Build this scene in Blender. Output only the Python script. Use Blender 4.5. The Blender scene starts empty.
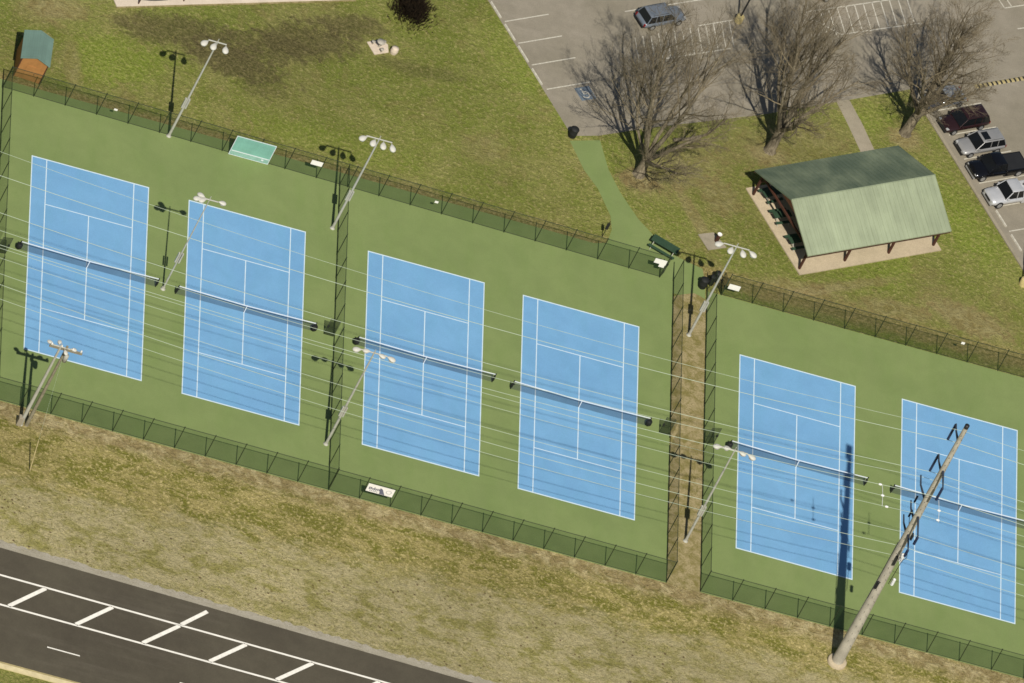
import bpy, bmesh, math, random
from mathutils import Vector, Matrix
random.seed(7)
R = math.radians
scene = bpy.context.scene
COL = scene.collection
PI = math.pi

# ------------------------------------------------------------------ camera
W, H = 1024, 683
CAM = Vector((-666.73762537, -1955.34840683, 1897.85817753))
FPX = 31896.714
rx, ry, rz = 0.7424976071, 0.4919459323, -1.8975911026
fw = -Vector((math.cos(rx) * math.cos(rz), math.cos(rx) * math.sin(rz), math.sin(rx)))
rt = fw.cross(Vector((0, 0, 1))).normalized()
up = rt.cross(fw)
r2 = rt * math.cos(ry) + up * math.sin(ry)
u2 = -rt * math.sin(ry) + up * math.cos(ry)
cd = bpy.data.cameras.new('camera')
co = bpy.data.objects.new('camera', cd)
COL.objects.link(co)
M = Matrix((r2, u2, -fw)).transposed().to_4x4()
M.translation = CAM
co.matrix_world = M
cd.sensor_width = 36
cd.lens = FPX * 36 / W
cd.clip_start = 200
cd.clip_end = 12000
scene.camera = co

# ------------------------------------------------------------------ sky, sun, exposure
sun_vec = Vector((-0.03, -0.83, 1.0)).normalized()
elev = math.asin(sun_vec.z)
world = bpy.data.worlds.new('World')
scene.world = world
world.use_nodes = True
wn = world.node_tree
for n in list(wn.nodes):
    wn.nodes.remove(n)
sky = wn.nodes.new('ShaderNodeTexSky')
sky.sky_type = 'NISHITA'
sky.sun_disc = False
sky.sun_elevation = elev
sky.sun_rotation = math.atan2(sun_vec.x, sun_vec.y)
bg = wn.nodes.new('ShaderNodeBackground')
bg.inputs['Strength'].default_value = 0.05
wo = wn.nodes.new('ShaderNodeOutputWorld')
wn.links.new(sky.outputs[0], bg.inputs['Color'])
wn.links.new(bg.outputs[0], wo.inputs['Surface'])
sl = bpy.data.lights.new('sun', 'SUN')
sl.energy = 4.5
sl.angle = R(0.5)
sl.color = (1.0, 0.955, 0.87)
so = bpy.data.objects.new('sun', sl)
COL.objects.link(so)
so.rotation_euler = sun_vec.to_track_quat('Z', 'Y').to_euler()
so.location = (0, -40, 60)
scene.view_settings.view_transform = 'Standard'
scene.view_settings.look = 'None'
scene.view_settings.gamma = 1
scene.view_settings.exposure = 0.0
scene.render.resolution_x = W
scene.render.resolution_y = H
scene.cycles.filter_width = 1.6
scene.cycles.transparent_max_bounces = 32

# ------------------------------------------------------------------ materials
def lin(c):
    c = c / 255
    return c / 12.92 if c <= 0.04045 else ((c + 0.055) / 1.055) ** 2.4

def rgb(r, g, b, k=1.0):
    return (lin(r) * k, lin(g) * k, lin(b) * k, 1)

class NT:
    """small helper for writing node trees as expressions"""
    def __init__(s, name):
        s.m = bpy.data.materials.new(name)
        s.m.use_nodes = True
        s.t = s.m.node_tree
        for n in list(s.t.nodes):
            s.t.nodes.remove(n)
        s.out = s.t.nodes.new('ShaderNodeOutputMaterial')
        s.p = s.t.nodes.new('ShaderNodeBsdfPrincipled')
        s.t.links.new(s.p.outputs[0], s.out.inputs['Surface'])
        g = s.t.nodes.new('ShaderNodeNewGeometry')
        s.pos = g.outputs['Position']
        tc = s.t.nodes.new('ShaderNodeTexCoord')
        s.objc = tc.outputs['Object']
    def put(s, sock, v):
        if isinstance(v, (int, float)):
            try:
                sock.default_value = v
            except TypeError:
                sock.default_value = (v, v, v)
        elif isinstance(v, tuple):
            sock.default_value = v
        else:
            s.t.links.new(v, sock)
    def math(s, op, a, b=0.0, clamp=False):
        n = s.t.nodes.new('ShaderNodeMath')
        n.operation = op
        n.use_clamp = clamp
        s.put(n.inputs[0], a)
        s.put(n.inputs[1], b)
        return n.outputs[0]
    def xyz(s, v=None):
        n = s.t.nodes.new('ShaderNodeSeparateXYZ')
        s.put(n.inputs[0], v or s.pos)
        return n.outputs[0], n.outputs[1], n.outputs[2]
    def mapping(s, scale, v=None, rot=0.0):
        n = s.t.nodes.new('ShaderNodeMapping')
        s.put(n.inputs['Vector'], v or s.pos)
        n.inputs['Scale'].default_value = scale
        n.inputs['Rotation'].default_value = (0, 0, rot)
        return n.outputs[0]
    def noise(s, scale, detail=3, rough=0.55, v=None, dist=0.0):
        n = s.t.nodes.new('ShaderNodeTexNoise')
        s.put(n.inputs['Vector'], v or s.pos)
        n.inputs['Scale'].default_value = scale
        n.inputs['Detail'].default_value = detail
        n.inputs['Roughness'].default_value = rough
        n.inputs['Distortion'].default_value = dist
        return n.outputs['Fac']
    def ramp(s, v, a, b, lo=0.0, hi=1.0, smooth=True):
        n = s.t.nodes.new('ShaderNodeMapRange')
        n.interpolation_type = 'SMOOTHSTEP' if smooth else 'LINEAR'
        s.put(n.inputs['Value'], v)
        n.inputs['From Min'].default_value = a
        n.inputs['From Max'].default_value = b
        n.inputs['To Min'].default_value = lo
        n.inputs['To Max'].default_value = hi
        return n.outputs[0]
    def mix(s, f, a, b):
        n = s.t.nodes.new('ShaderNodeMix')
        n.data_type = 'RGBA'
        s.put(n.inputs[0], f)
        s.put(n.inputs[6], a)
        s.put(n.inputs[7], b)
        return n.outputs[2]
    def scalecol(s, c, f):
        n = s.t.nodes.new('ShaderNodeMix')
        n.data_type = 'RGBA'
        n.blend_type = 'MULTIPLY'
        n.inputs[0].default_value = 1
        s.put(n.inputs[6], c)
        k = s.t.nodes.new('ShaderNodeCombineXYZ')
        for i in range(3):
            s.put(k.inputs[i], f)
        s.t.links.new(k.outputs[0], n.inputs[7])
        return n.outputs[2]
    def blob(s, cx, cy, rx_, ry_, rot, warp):
        """0..1 soft patch at a place on the ground, its edge broken by noise"""
        x, y, z = s.xyz()
        c, sn = math.cos(rot), math.sin(rot)
        dx = s.math('SUBTRACT', x, cx)
        dy = s.math('SUBTRACT', y, cy)
        a = s.math('DIVIDE', s.math('ADD', s.math('MULTIPLY', dx, c), s.math('MULTIPLY', dy, sn)), rx_)
        b = s.math('DIVIDE', s.math('SUBTRACT', s.math('MULTIPLY', dy, c), s.math('MULTIPLY', dx, sn)), ry_)
        d = s.math('SQRT', s.math('ADD', s.math('MULTIPLY', a, a), s.math('MULTIPLY', b, b)))
        d = s.math('ADD', d, warp)
        return s.ramp(d, 1.15, 0.55)
    def bump(s, h, strength=0.5, dist=0.05):
        n = s.t.nodes.new('ShaderNodeBump')
        n.inputs['Strength'].default_value = strength
        n.inputs['Distance'].default_value = dist
        s.put(n.inputs['Height'], h)
        s.t.links.new(n.outputs[0], s.p.inputs['Normal'])
    def done(s, col, rough=0.85, metal=0.0, spec=0.3):
        s.put(s.p.inputs['Base Color'], col)
        s.put(s.p.inputs['Roughness'], rough)
        s.p.inputs['Metallic'].default_value = metal
        s.p.inputs['Specular IOR Level'].default_value = spec
        return s.m

def simple(name, c, rough=0.7, metal=0.0, spec=0.4, var=0.12, sc=1.5, sc2=12):
    """painted or plain surface with a little wear"""
    n = NT(name)
    a = n.noise(sc, 4, v=n.objc)
    b = n.noise(sc2, 2, v=n.objc)
    f = n.math('ADD', n.ramp(a, 0.3, 0.7, 1 - var, 1 + var * 0.5), n.ramp(b, 0.3, 0.7, -var * 0.4, var * 0.4))
    return n.done(n.scalecol(c, f), rough, metal, spec)

def mat_grass():
    n = NT('grass_ground')
    x, y, z = n.xyz()
    big = n.noise(0.05, 3)
    big2 = n.noise(0.11, 4, v=n.mapping((1, 1.3, 1), rot=0.5), dist=0.6)
    mid = n.noise(0.45, 4, 0.6)
    mid2 = n.noise(0.9, 4, 0.65, dist=0.8)
    streak = n.noise(0.55, 6, 0.7, v=n.mapping((0.7, 1.15, 1), rot=0.02), dist=0.3)
    fine = n.noise(3.2, 4, 0.7)
    fin2 = n.noise(7.5, 3, 0.7)
    # park lawn north of the courts
    col = n.mix(n.ramp(big2, 0.35, 0.65), rgb(112, 120, 54), rgb(126, 125, 70))
    col = n.mix(n.ramp(mid, 0.42, 0.68, 0, 0.75), col, rgb(104, 112, 46))
    col = n.mix(n.ramp(mid2, 0.52, 0.72, 0, 0.6), col, rgb(143, 133, 84))
    col = n.mix(n.ramp(n.noise(0.22, 5, 0.65, dist=1.0), 0.52, 0.68, 0, 0.45), col, rgb(122, 108, 70))
    col = n.mix(n.ramp(fine, 0.52, 0.66, 0, 0.75), col, rgb(160, 150, 100))
    col = n.mix(n.ramp(fin2, 0.44, 0.3, 0, 0.6), col, rgb(78, 84, 30))
    fleck = n.ramp(n.noise(1.5, 5, 0.78, dist=0.5), 0.605, 0.67, 0, 0.55)
    col = n.mix(fleck, col, rgb(176, 164, 116))
    gw_ = n.math('MULTIPLY', n.math('SUBTRACT', mid2, 0.5), 1.6)
    lush = n.mix(n.ramp(fine, 0.4, 0.65), rgb(106, 122, 40), rgb(140, 144, 74))
    for (gx, gy, ax, ay, rot, k) in ((-41, 24.5, 5.5, 3.2, 0.3, 0.7), (-20, 21.5, 9, 1.8, -0.02, 0.45), (-3, 40, 4, 6, 0.4, 0.45), (31, 24, 5, 2.5, 0.5, 0.5), (39, 34, 2.2, 7, 0.5, 0.5), (2, 33, 1.5, 4, 0.5, 0.5), (30, 43, 3, 2, 0.5, 0.5)):
        col = n.mix(n.math('MULTIPLY', n.blob(gx, gy, ax, ay, rot, gw_), k), col, lush)
    # dormant, trampled patches
    warp = n.math('MULTIPLY', n.math('SUBTRACT', mid2, 0.5), 1.9)
    tan_ = n.mix(n.ramp(mid2, 0.35, 0.65), rgb(128, 112, 74), rgb(150, 138, 98))
    dark = n.mix(n.ramp(fine, 0.35, 0.65), rgb(74, 68, 42), rgb(104, 95, 64))
    for (cx, cy, ax, ay, rot, k) in ((-35, 30.2, 6.5, 2.2, 0.2, 0.75), (-29.5, 28.2, 5.5, 2.4, -0.1, 0.85), (-23, 33.2, 6, 2.6, 0.3, 0.75),
                                     (-27, 31, 6, 2.2, 0.2, 0.6), (-19, 36.5, 4.5, 1.6, 0.3, 0.7), (-26.5, 25.8, 3.0, 1.0, 0.1, 0.4), (-12, 33.5, 5, 1.0, 0.1, 0.4)):
        col = n.mix(n.math('MULTIPLY', n.blob(cx, cy, ax, ay, rot, warp), k), col, dark)
    for (cx, cy, ax, ay, rot, k) in ((40, 21.3, 5, 2.0, -0.2, 0.75), (33, 20.0, 4, 1.5, 0.1, 0.6), (24, 19.4, 5, 1.2, 0.1, 0.6), (16.3, 28.2, 2.2, 2.8, 0.5, 0.55),
                                     (8.8, 27.4, 2.2, 1.5, 0.2, 0.85), (20.8, 34.8, 2.2, 1.5, 0.2, 0.7), (33.7, 41.6, 2, 1.6, 0.2, 0.8), (12, 30, 6, 3, 0.5, 0.5), (23, 37, 7, 3, 0.5, 0.45),
                                     (-6, 26, 3, 2, 0.2, 0.4), (-44.6, 22.5, 1.0, 3.4, 0.1, 0.5), (-46, 29, 3.5, 1.6, 0.2, 0.6), (-48, 28, 3, 2, 0, 0.4), (27, 20.6, 9, 0.7, 0.5, 0.6),
                                     (14.0, 24.6, 0.8, 4.6, 0.52, 0.6)):
        col = n.mix(n.math('MULTIPLY', n.blob(cx, cy, ax, ay, rot, warp), k), col, tan_)
    # bare earth along the court fences
    wy = n.math('ADD', y, n.math('MULTIPLY', n.math('SUBTRACT', mid, 0.5), 1.6))
    band_n = n.math('MULTIPLY', n.ramp(wy, 16.5, 17.6), n.ramp(wy, 19.6, 18.4))
    earth = n.mix(n.ramp(fine, 0.35, 0.65), rgb(120, 104, 60), rgb(164, 144, 100))
    col = n.mix(n.math('MULTIPLY', band_n, 0.75), col, earth)
    # verge between the courts and the road
    v = n.ramp(wy, -17.0, -19.5)
    vm = n.noise(0.55, 5, 0.7, v=n.mapping((0.7, 1.2, 1)), dist=0.7)
    va = n.mix(n.ramp(vm, 0.40, 0.60), rgb(108, 106, 46), rgb(148, 136, 86))
    va = n.mix(n.ramp(fine, 0.5, 0.64, 0, 0.85), va, rgb(182, 166, 116))
    va = n.mix(n.ramp(fin2, 0.46, 0.32, 0, 0.7), va, rgb(84, 84, 34))
    low = n.mix(n.ramp(streak, 0.4, 0.62), rgb(156, 146, 108), rgb(138, 131, 84))
    low = n.mix(n.ramp(fine, 0.48, 0.66, 0, 0.7), low, rgb(172, 158, 118))
    low = n.mix(n.ramp(fin2, 0.42, 0.28, 0, 0.75), low, rgb(96, 90, 50))
    vo = n.t.nodes.new('ShaderNodeTexVoronoi')
    n.put(vo.inputs['Vector'], n.pos)
    vo.inputs['Scale'].default_value = 1.5
    vo.inputs['Randomness'].default_value = 1.0
    dots = n.math('MULTIPLY', n.ramp(vo.outputs['Distance'], 0.22, 0.12, 0, 0.85), n.ramp(n.noise(0.35, 3), 0.46, 0.56))
    low = n.mix(dots, low, rgb(84, 68, 46))
    wv = n.math('ADD', y, n.math('ADD', n.math('MULTIPLY', n.math('SUBTRACT', streak, 0.5), 9.0), n.math('MULTIPLY', x, -0.045)))
    va = n.mix(n.ramp(wv, -26.0, -29.5), va, low)
    gs = n.math('MULTIPLY', n.ramp(streak, 0.48, 0.6), n.math('MULTIPLY', n.ramp(wv, -29.5, -31.5), n.ramp(wv, -36, -33)))
    va = n.mix(n.math('MULTIPLY', gs, 0.6), va, rgb(118, 114, 56))
    ws = n.math('ADD', y, n.math('MULTIPLY', n.math('SUBTRACT', vm, 0.5), 3.2))
    e2 = n.mix(n.ramp(mid2, 0.4, 0.65), rgb(130, 114, 80), rgb(172, 158, 120))
    va = n.mix(n.math('MULTIPLY', n.math('MULTIPLY', n.ramp(ws, -20.3, -21.2), n.ramp(ws, -23.6, -21.8)), 0.8), va, e2)
    # median south of the road
    va = n.mix(n.ramp(y, -51.0, -51.5), va, n.mix(n.ramp(fine, 0.4, 0.6), rgb(104, 108, 52), rgb(130, 126, 72)))
    va = n.scalecol(va, 1.09)
    col = n.mix(v, col, va)
    tone = n.math('MULTIPLY', n.ramp(big, 0.3, 0.7, 0.86, 1.1), n.math('MULTIPLY', n.ramp(n.noise(9, 3, 0.85), 0.3, 0.7, 0.78, 1.2), n.ramp(n.noise(2.2, 4, 0.75), 0.3, 0.7, 0.84, 1.16)))
    col = n.scalecol(col, n.math('MULTIPLY', tone, 1.13))
    h = n.math('ADD', n.math('MULTIPLY', fine, 0.8), n.math('ADD', n.math('MULTIPLY', fin2, 0.5), n.math('MULTIPLY', mid2, 0.8)))
    n.bump(h, 0.9, 0.28)
    return n.done(col, 0.95, spec=0.1)

def mat_court(name, c1, c2, c3):
    n = NT(name)
    a = n.noise(0.12, 4, 0.6)
    b = n.noise(0.6, 4, 0.6, v=n.mapping((1, 0.3, 1)))
    c = n.noise(9, 2, 0.7)
    col = n.mix(n.ramp(a, 0.3, 0.7), c1, c2)
    col = n.mix(n.ramp(b, 0.4, 0.75, 0, 0.35), col, c3)
    d = n.noise(0.5, 6, 0.65, dist=0.5)
    col = n.scalecol(col, n.math('MULTIPLY', n.ramp(c, 0.3, 0.7, 0.95, 1.04), n.ramp(d, 0.35, 0.65, 0.965, 1.025)))
    n.bump(n.noise(40, 2), 0.15, 0.01)
    return n.done(col, 0.8, spec=0.25)

def mat_asphalt(name, c1, c2, stain_or_shade, k=1.0, crack=0.0, lane=0.3):
    n = NT(name)
    a = n.noise(0.12, 4, 0.6)
    b = n.noise(0.5, 5, 0.65, v=n.mapping((lane, 1, 1)))
    f = n.noise(11, 3, 0.75)
    col = n.mix(n.ramp(a, 0.3, 0.7), c1, c2)
    col = n.mix(n.ramp(b, 0.52, 0.75, 0, 0.5), col, stain_or_shade)
    col = n.scalecol(col, n.math('MULTIPLY', n.ramp(f, 0.25, 0.75, 0.86 * k, 1.12 * k), n.ramp(n.noise(0.9, 5, 0.7), 0.3, 0.7, 0.93, 1.06)))
    if crack:
        vt = n.t.nodes.new('ShaderNodeTexVoronoi')
        vt.feature = 'DISTANCE_TO_EDGE'
        n.put(vt.inputs['Vector'], n.mapping((1, 1, 1), rot=0.5))
        vt.inputs['Scale'].default_value = 0.16
        cr = n.ramp(vt.outputs['Distance'], 0.012, 0.004, 0, crack)
        col = n.mix(cr, col, rgb(80, 76, 68))
    n.bump(f, 0.25, 0.02)
    return n.done(col, 0.9, spec=0.2)

def mat_dirt(name, c1, c2, c3):
    n = NT(name)
    a = n.noise(0.9, 5, 0.7, dist=0.6)
    f = n.noise(6, 4, 0.75)
    col = n.mix(n.ramp(a, 0.36, 0.62), c1, c2)
    col = n.mix(n.ramp(f, 0.45, 0.7, 0, 0.7), col, c3)
    n.bump(f, 0.8, 0.12)
    return n.done(col, 0.95, spec=0.1)

def mat_roof(name, c, rib, stain_or_shade=False):
    n = NT(name)
    x, y, z = n.xyz(n.objc)
    w = n.t.nodes.new('ShaderNodeTexWave')
    w.bands_direction = 'X'
    n.put(w.inputs['Vector'], n.objc)
    w.inputs['Scale'].default_value = rib
    s = n.noise(0.6, 4, 0.6, v=n.mapping((3, 0.35, 0.35), n.objc))
    b = n.noise(0.25, 4, 0.6, v=n.objc)
    col = n.scalecol(c, n.math('MULTIPLY', n.ramp(s, 0.3, 0.7, 0.92, 1.06), n.ramp(b, 0.3, 0.7, 0.88, 1.1)))
    col = n.scalecol(col, n.ramp(w.outputs['Fac'], 0.0, 0.25, 0.94, 1.0))
    if stain_or_shade:                                            # shade of the slope facing away from the sun, painted in with cloudy stains
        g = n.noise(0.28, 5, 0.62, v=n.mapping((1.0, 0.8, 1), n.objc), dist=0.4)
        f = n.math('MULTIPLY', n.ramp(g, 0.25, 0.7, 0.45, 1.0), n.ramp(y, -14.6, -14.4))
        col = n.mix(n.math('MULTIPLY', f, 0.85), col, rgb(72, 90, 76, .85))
    return n.done(col, 0.55, spec=0.35)

def mat_mesh(name, c, opac):
    """woven chain-link fabric too fine to resolve: a part of the light passes"""
    n = NT(name)
    tr = n.t.nodes.new('ShaderNodeBsdfTransparent')
    mx = n.t.nodes.new('ShaderNodeMixShader')
    n.t.links.new(tr.outputs[0], mx.inputs[1])
    n.t.links.new(n.p.outputs[0], mx.inputs[2])
    f = n.noise(0.5, 2)
    n.put(mx.inputs[0], n.ramp(f, 0.3, 0.7, opac * 0.9, opac * 1.1))
    n.t.links.new(mx.outputs[0], n.out.inputs['Surface'])
    return n.done(c, 0.7, spec=0.2)

def mat_bark(name, c1, c2):
    n = NT(name)
    a = n.noise(2.5, 4, 0.7, v=n.mapping((3, 3, 0.7)))
    b = n.noise(0.5, 2)
    col = n.mix(n.ramp(a, 0.35, 0.65), c1, c2)
    col = n.scalecol(col, n.ramp(b, 0.3, 0.7, 0.75, 1.15))
    return n.done(col, 0.9, spec=0.15)

G = {}
G['grass'] = mat_grass()
G['green'] = mat_court('green_court_paint', rgb(128, 144, 88, .85), rgb(134, 149, 92, .85), rgb(120, 142, 78, .85))
G['path'] = mat_court('green_path_paint', rgb(122, 150, 90, .85), rgb(132, 152, 98, .85), rgb(142, 148, 112, .85))
G['blue'] = mat_court('blue_court_paint', rgb(118, 168, 209, .87), rgb(125, 175, 214, .87), rgb(114, 170, 202, .87))
G['line'] = simple('court_line_paint', rgb(214, 232, 240, .9), 0.7, var=0.06)
G['lot'] = mat_asphalt('worn_grey_asphalt', rgb(158, 149, 132, .82), rgb(146, 138, 120, .82), rgb(170, 160, 144, .82), crack=0)
G['road'] = mat_asphalt('dark_road_asphalt', rgb(80, 74, 62, .92), rgb(90, 84, 70, .92), rgb(106, 99, 86, .88), lane=0.08)
G['roadline'] = simple('white_road_paint', rgb(240, 235, 222, 1), 0.7, var=0.12, sc=3, sc2=20)
G['lotline'] = simple('worn_white_paint', rgb(205, 199, 182, .9), 0.8, var=0.2, sc=5)
G['yellow'] = simple('yellow_paint', rgb(186, 170, 120, .82), 0.8, var=0.2, sc=4)
G['cream'] = simple('cream_kerb', rgb(222, 206, 160, .9), 0.8, var=0.12, sc=2)
G['gravel'] = mat_dirt('gravel_shoulder', rgb(168, 160, 140, .85), rgb(184, 176, 158, .85), rgb(140, 132, 108, .85))
G['dirt'] = mat_dirt('dry_dirt', rgb(134, 124, 74, .9), rgb(174, 158, 118, .9), rgb(118, 114, 62, .9))
G['concrete'] = mat_asphalt('pale_concrete', rgb(206, 188, 158, .85), rgb(196, 180, 150, .85), rgb(178, 162, 136, .85))
G['concrete_grey'] = mat_asphalt('grey_concrete', rgb(164, 154, 132, .8), rgb(174, 163, 142, .8), rgb(142, 132, 108, .8))
G['pad'] = mat_asphalt('cream_concrete', rgb(224, 208, 186, .9), rgb(214, 198, 176, .9), rgb(200, 180, 160, .9))
G['fence_post'] = simple('dark_fence_metal', (0.024, 0.036, 0.014, 1), 0.6)
G['mesh'] = mat_mesh('green_chain_link', (0.034, 0.066, 0.020, 1), 0.30)
G['net'] = mat_mesh('black_net', (0.07, 0.085, 0.11, 1), 0.32)
G['tape'] = simple('white_net_tape', (0.74, 0.77, 0.80, 1), 0.8, var=0.05)
G['black'] = simple('black_rubber', (0.012, 0.013, 0.012, 1), 0.7)
G['galv'] = simple('galvanised_steel', rgb(188, 186, 172, .85), 0.55, 0.0, var=0.12)
G['lamp'] = simple('pale_lamp_housing', rgb(214, 211, 198, .85), 0.6, var=0.08)
G['steel'] = simple('weathered_steel', rgb(186, 179, 162, .92), 0.7, 0.0, var=0.2, sc=0.8)
G['arm'] = simple('dark_arm_metal', rgb(62, 68, 80, .8), 0.6)
G['insul'] = simple('dark_insulator', rgb(46, 56, 88, .7), 0.5)
G['white'] = simple('white_porcelain', (0.8, 0.8, 0.76, 1), 0.4, var=0.05)
G['wire'] = simple('aluminium_cable', (0.50, 0.58, 0.44, 1), 0.55, 0.0, var=0.05)
G['wood'] = simple('weathered_pole_wood', rgb(150, 142, 118, .8), 0.9, var=0.2, sc=3)
G['woodred'] = simple('reddish_timber', rgb(96, 58, 42, .65), 0.8, var=0.2, sc=3)
G['gable'] = simple('gable_boards', rgb(190, 128, 100, .9), 0.8, var=0.15, sc=3)
G['orange'] = simple('orange_siding', rgb(182, 128, 72, .8), 0.8, var=0.12, sc=2)
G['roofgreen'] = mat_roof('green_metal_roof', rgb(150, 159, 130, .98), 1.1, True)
G['roofblue'] = mat_roof('blue_green_shed_roof', rgb(112, 138, 126, .9), 1.6)
G['teal'] = simple('teal_banner', rgb(124, 176, 160, .98), 0.8, var=0.12, sc=0.8)
G['signwhite'] = simple('white_sign', rgb(238, 234, 226, 1.0), 0.7, var=0.05)
G['signgrey'] = simple('grey_print', rgb(110, 112, 128, .8), 0.7)
G['table'] = simple('dark_green_bench', rgb(58, 84, 62, .75), 0.6)
G['bark'] = mat_bark('grey_bark', rgb(112, 102, 84, .75), rgb(158, 146, 122, .78))
G['twig'] = mat_bark('twig_bark', rgb(110, 98, 78, .8), rgb(156, 143, 116, .82))
G['thicket'] = mat_bark('dark_thicket_twigs', rgb(26, 20, 13, .8), rgb(60, 48, 32, .8))
G['blade'] = mat_bark('dry_grass_tuft', rgb(96, 100, 40, .8), rgb(170, 155, 102, .85))
G['glass'] = simple('car_glass', (0.008, 0.009, 0.010, 1), 0.12, 0.0, 0.5, 0.02)
G['tyre'] = simple('tyre_rubber', (0.015, 0.015, 0.015, 1), 0.85)
G['rim'] = simple('wheel_rim', (0.45, 0.45, 0.44, 1), 0.35, 0.5)
G['lens'] = simple('headlight_lens', (0.4, 0.4, 0.39, 1), 0.2, 0.0, 0.6, 0.02)
G['tail'] = simple('tail_light_lens', (0.22, 0.01, 0.01, 1), 0.25)
G['trim'] = simple('dark_trim', (0.02, 0.02, 0.02, 1), 0.5)
G['adablue'] = simple('blue_symbol_paint', rgb(112, 124, 134, .85), 0.8, var=0.2, sc=5)

def paint(name, c, metal=0.35, rough=0.3):
    n = NT(name)
    f = n.noise(1.2, 2, v=n.objc)
    m = n.done(n.scalecol(c, n.ramp(f, 0.3, 0.7, 0.94, 1.05)), rough, metal, 0.5)
    n.p.inputs['Coat Weight'].default_value = 0.5
    n.p.inputs['Coat Roughness'].default_value = 0.08
    return m

# ------------------------------------------------------------------ mesh builder
def tag(o, label=None, cat=None, group=None, kind=None):
    if label: o['label'] = label
    if cat: o['category'] = cat
    if group: o['group'] = group
    if kind: o['kind'] = kind
    return o

def thing(name, loc, rot=0.0, label=None, cat=None, group=None):
    o = bpy.data.objects.new(name, None)
    COL.objects.link(o)
    o.empty_display_size = 0.3
    o.location = loc
    o.rotation_euler = (0, 0, rot)
    return tag(o, label, cat, group)

class MB:
    def __init__(s):
        s.v, s.f, s.sm = [], [], []
    def add(s, vs, fs, smooth=False):
        b = len(s.v)
        s.v += [tuple(v) for v in vs]
        s.f += [tuple(b + i for i in f) for f in fs]
        s.sm += [smooth] * len(fs)
        return s
    def box(s, x0, x1, y0, y1, z0, z1, rot=0.0, c=None):
        vs = [Vector((x, y, z)) for z in (z0, z1) for y in (y0, y1) for x in (x0, x1)]
        if rot:
            cc = Vector(c) if c else Vector(((x0 + x1) / 2, (y0 + y1) / 2, (z0 + z1) / 2))
            m = Matrix.Rotation(rot, 3, 'Z')
            vs = [m @ (v - cc) + cc for v in vs]
        return s.add(vs, [(0, 2, 3, 1), (4, 5, 7, 6), (0, 1, 5, 4), (2, 6, 7, 3), (0, 4, 6, 2), (1, 3, 7, 5)])
    def tube(s, pts, rad, n=8, cap=True, smooth=True):
        pts = [Vector(p) for p in pts]
        if isinstance(rad, (int, float)):
            rad = [rad] * len(pts)
        vs, fs = [], []
        ref = None
        for i, p in enumerate(pts):
            d = (pts[min(i + 1, len(pts) - 1)] - pts[max(i - 1, 0)]).normalized()
            if ref is None:
                ref = Vector((0, 0, 1)) if abs(d.z) < 0.9 else Vector((1, 0, 0))
            a = d.cross(ref).normalized()
            b = a.cross(d)
            ref = b
            for k in range(n):
                t = 2 * PI * k / n
                vs.append(p + (a * math.cos(t) + b * math.sin(t)) * rad[i])
        for i in range(len(pts) - 1):
            for k in range(n):
                k2 = (k + 1) % n
                fs.append((i * n + k, i * n + k2, (i + 1) * n + k2, (i + 1) * n + k))
        s.add(vs, fs, smooth)
        if cap:
            s.add(vs[:n], [tuple(range(n))])
            s.add(vs[-n:], [tuple(range(n - 1, -1, -1))])
        return s
    def cyl(s, x, y, z0, z1, r0, r1=None, n=16):
        return s.tube([(x, y, z0), (x, y, z1)], [r0, r0 if r1 is None else r1], n)
    def lathe(s, prof, x=0, y=0, n=16):
        pts = [(x, y, z) for r, z in prof]
        vs, fs = [], []
        for r, z in prof:
            for k in range(n):
                t = 2 * PI * k / n
                vs.append((x + r * math.cos(t), y + r * math.sin(t), z))
        for i in range(len(prof) - 1):
            for k in range(n):
                k2 = (k + 1) % n
                fs.append((i * n + k, i * n + k2, (i + 1) * n + k2, (i + 1) * n + k))
        s.add(vs, fs, True)
        s.add(vs[:n], [tuple(range(n - 1, -1, -1))])
        s.add(vs[-n:], [tuple(range(n))])
        return s
    def prism(s, poly, z0, z1):
        n = len(poly)
        vs = [(p[0], p[1], z0) for p in poly] + [(p[0], p[1], z1) for p in poly]
        fs = [tuple(range(n - 1, -1, -1)), tuple(range(n, 2 * n))]
        fs += [(i, (i + 1) % n, n + (i + 1) % n, n + i) for i in range(n)]
        return s.add(vs, fs)
    def sheet(s, poly, z):
        return s.add([(p[0], p[1], z) for p in poly], [tuple(range(len(poly)))])
    def build(s, name, mat, parent=None, loc=(0, 0, 0), rot=0.0, bevel=0.0):
        me = bpy.data.meshes.new(name)
        me.from_pydata(s.v, [], s.f)
        me.polygons.foreach_set('use_smooth', s.sm)
        me.materials.append(mat)
        me.update()
        o = bpy.data.objects.new(name, me)
        COL.objects.link(o)
        o.location = loc
        o.rotation_euler = (0, 0, rot)
        if parent:
            o.parent = parent
        if bevel:
            b = o.modifiers.new('bevel', 'BEVEL')
            b.width = bevel
            b.segments = 2
            b.limit_method = 'ANGLE'
        return o

def struct(name, mb, mat):
    return tag(mb.build(name, mat), kind='structure')

def copy_tree(o, parent=None):
    c = o.copy()
    COL.objects.link(c)
    if parent:
        c.parent = parent
    for ch in [k for k in SNAP if k.parent == o]:
        copy_tree(ch, c)
    return c
SNAP = []
def dup(o, loc, rot=None, label=None):
    global SNAP
    SNAP = list(COL.objects)
    c = copy_tree(o)
    c.location = loc
    if rot is not None:
        c.rotation_euler = (0, 0, rot)
    if label:
        c['label'] = label
    return c

# frame of the car park and the pavilion
LA = R(30.5)
LO = Vector((2.249, 30.568, 0))
def L(x, y, z=0.0):
    return Vector((LO.x + x * math.cos(LA) - y * math.sin(LA), LO.y + x * math.sin(LA) + y * math.cos(LA), z))
def Lp(*pts):
    return [tuple(L(*p)) for p in pts]

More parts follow.
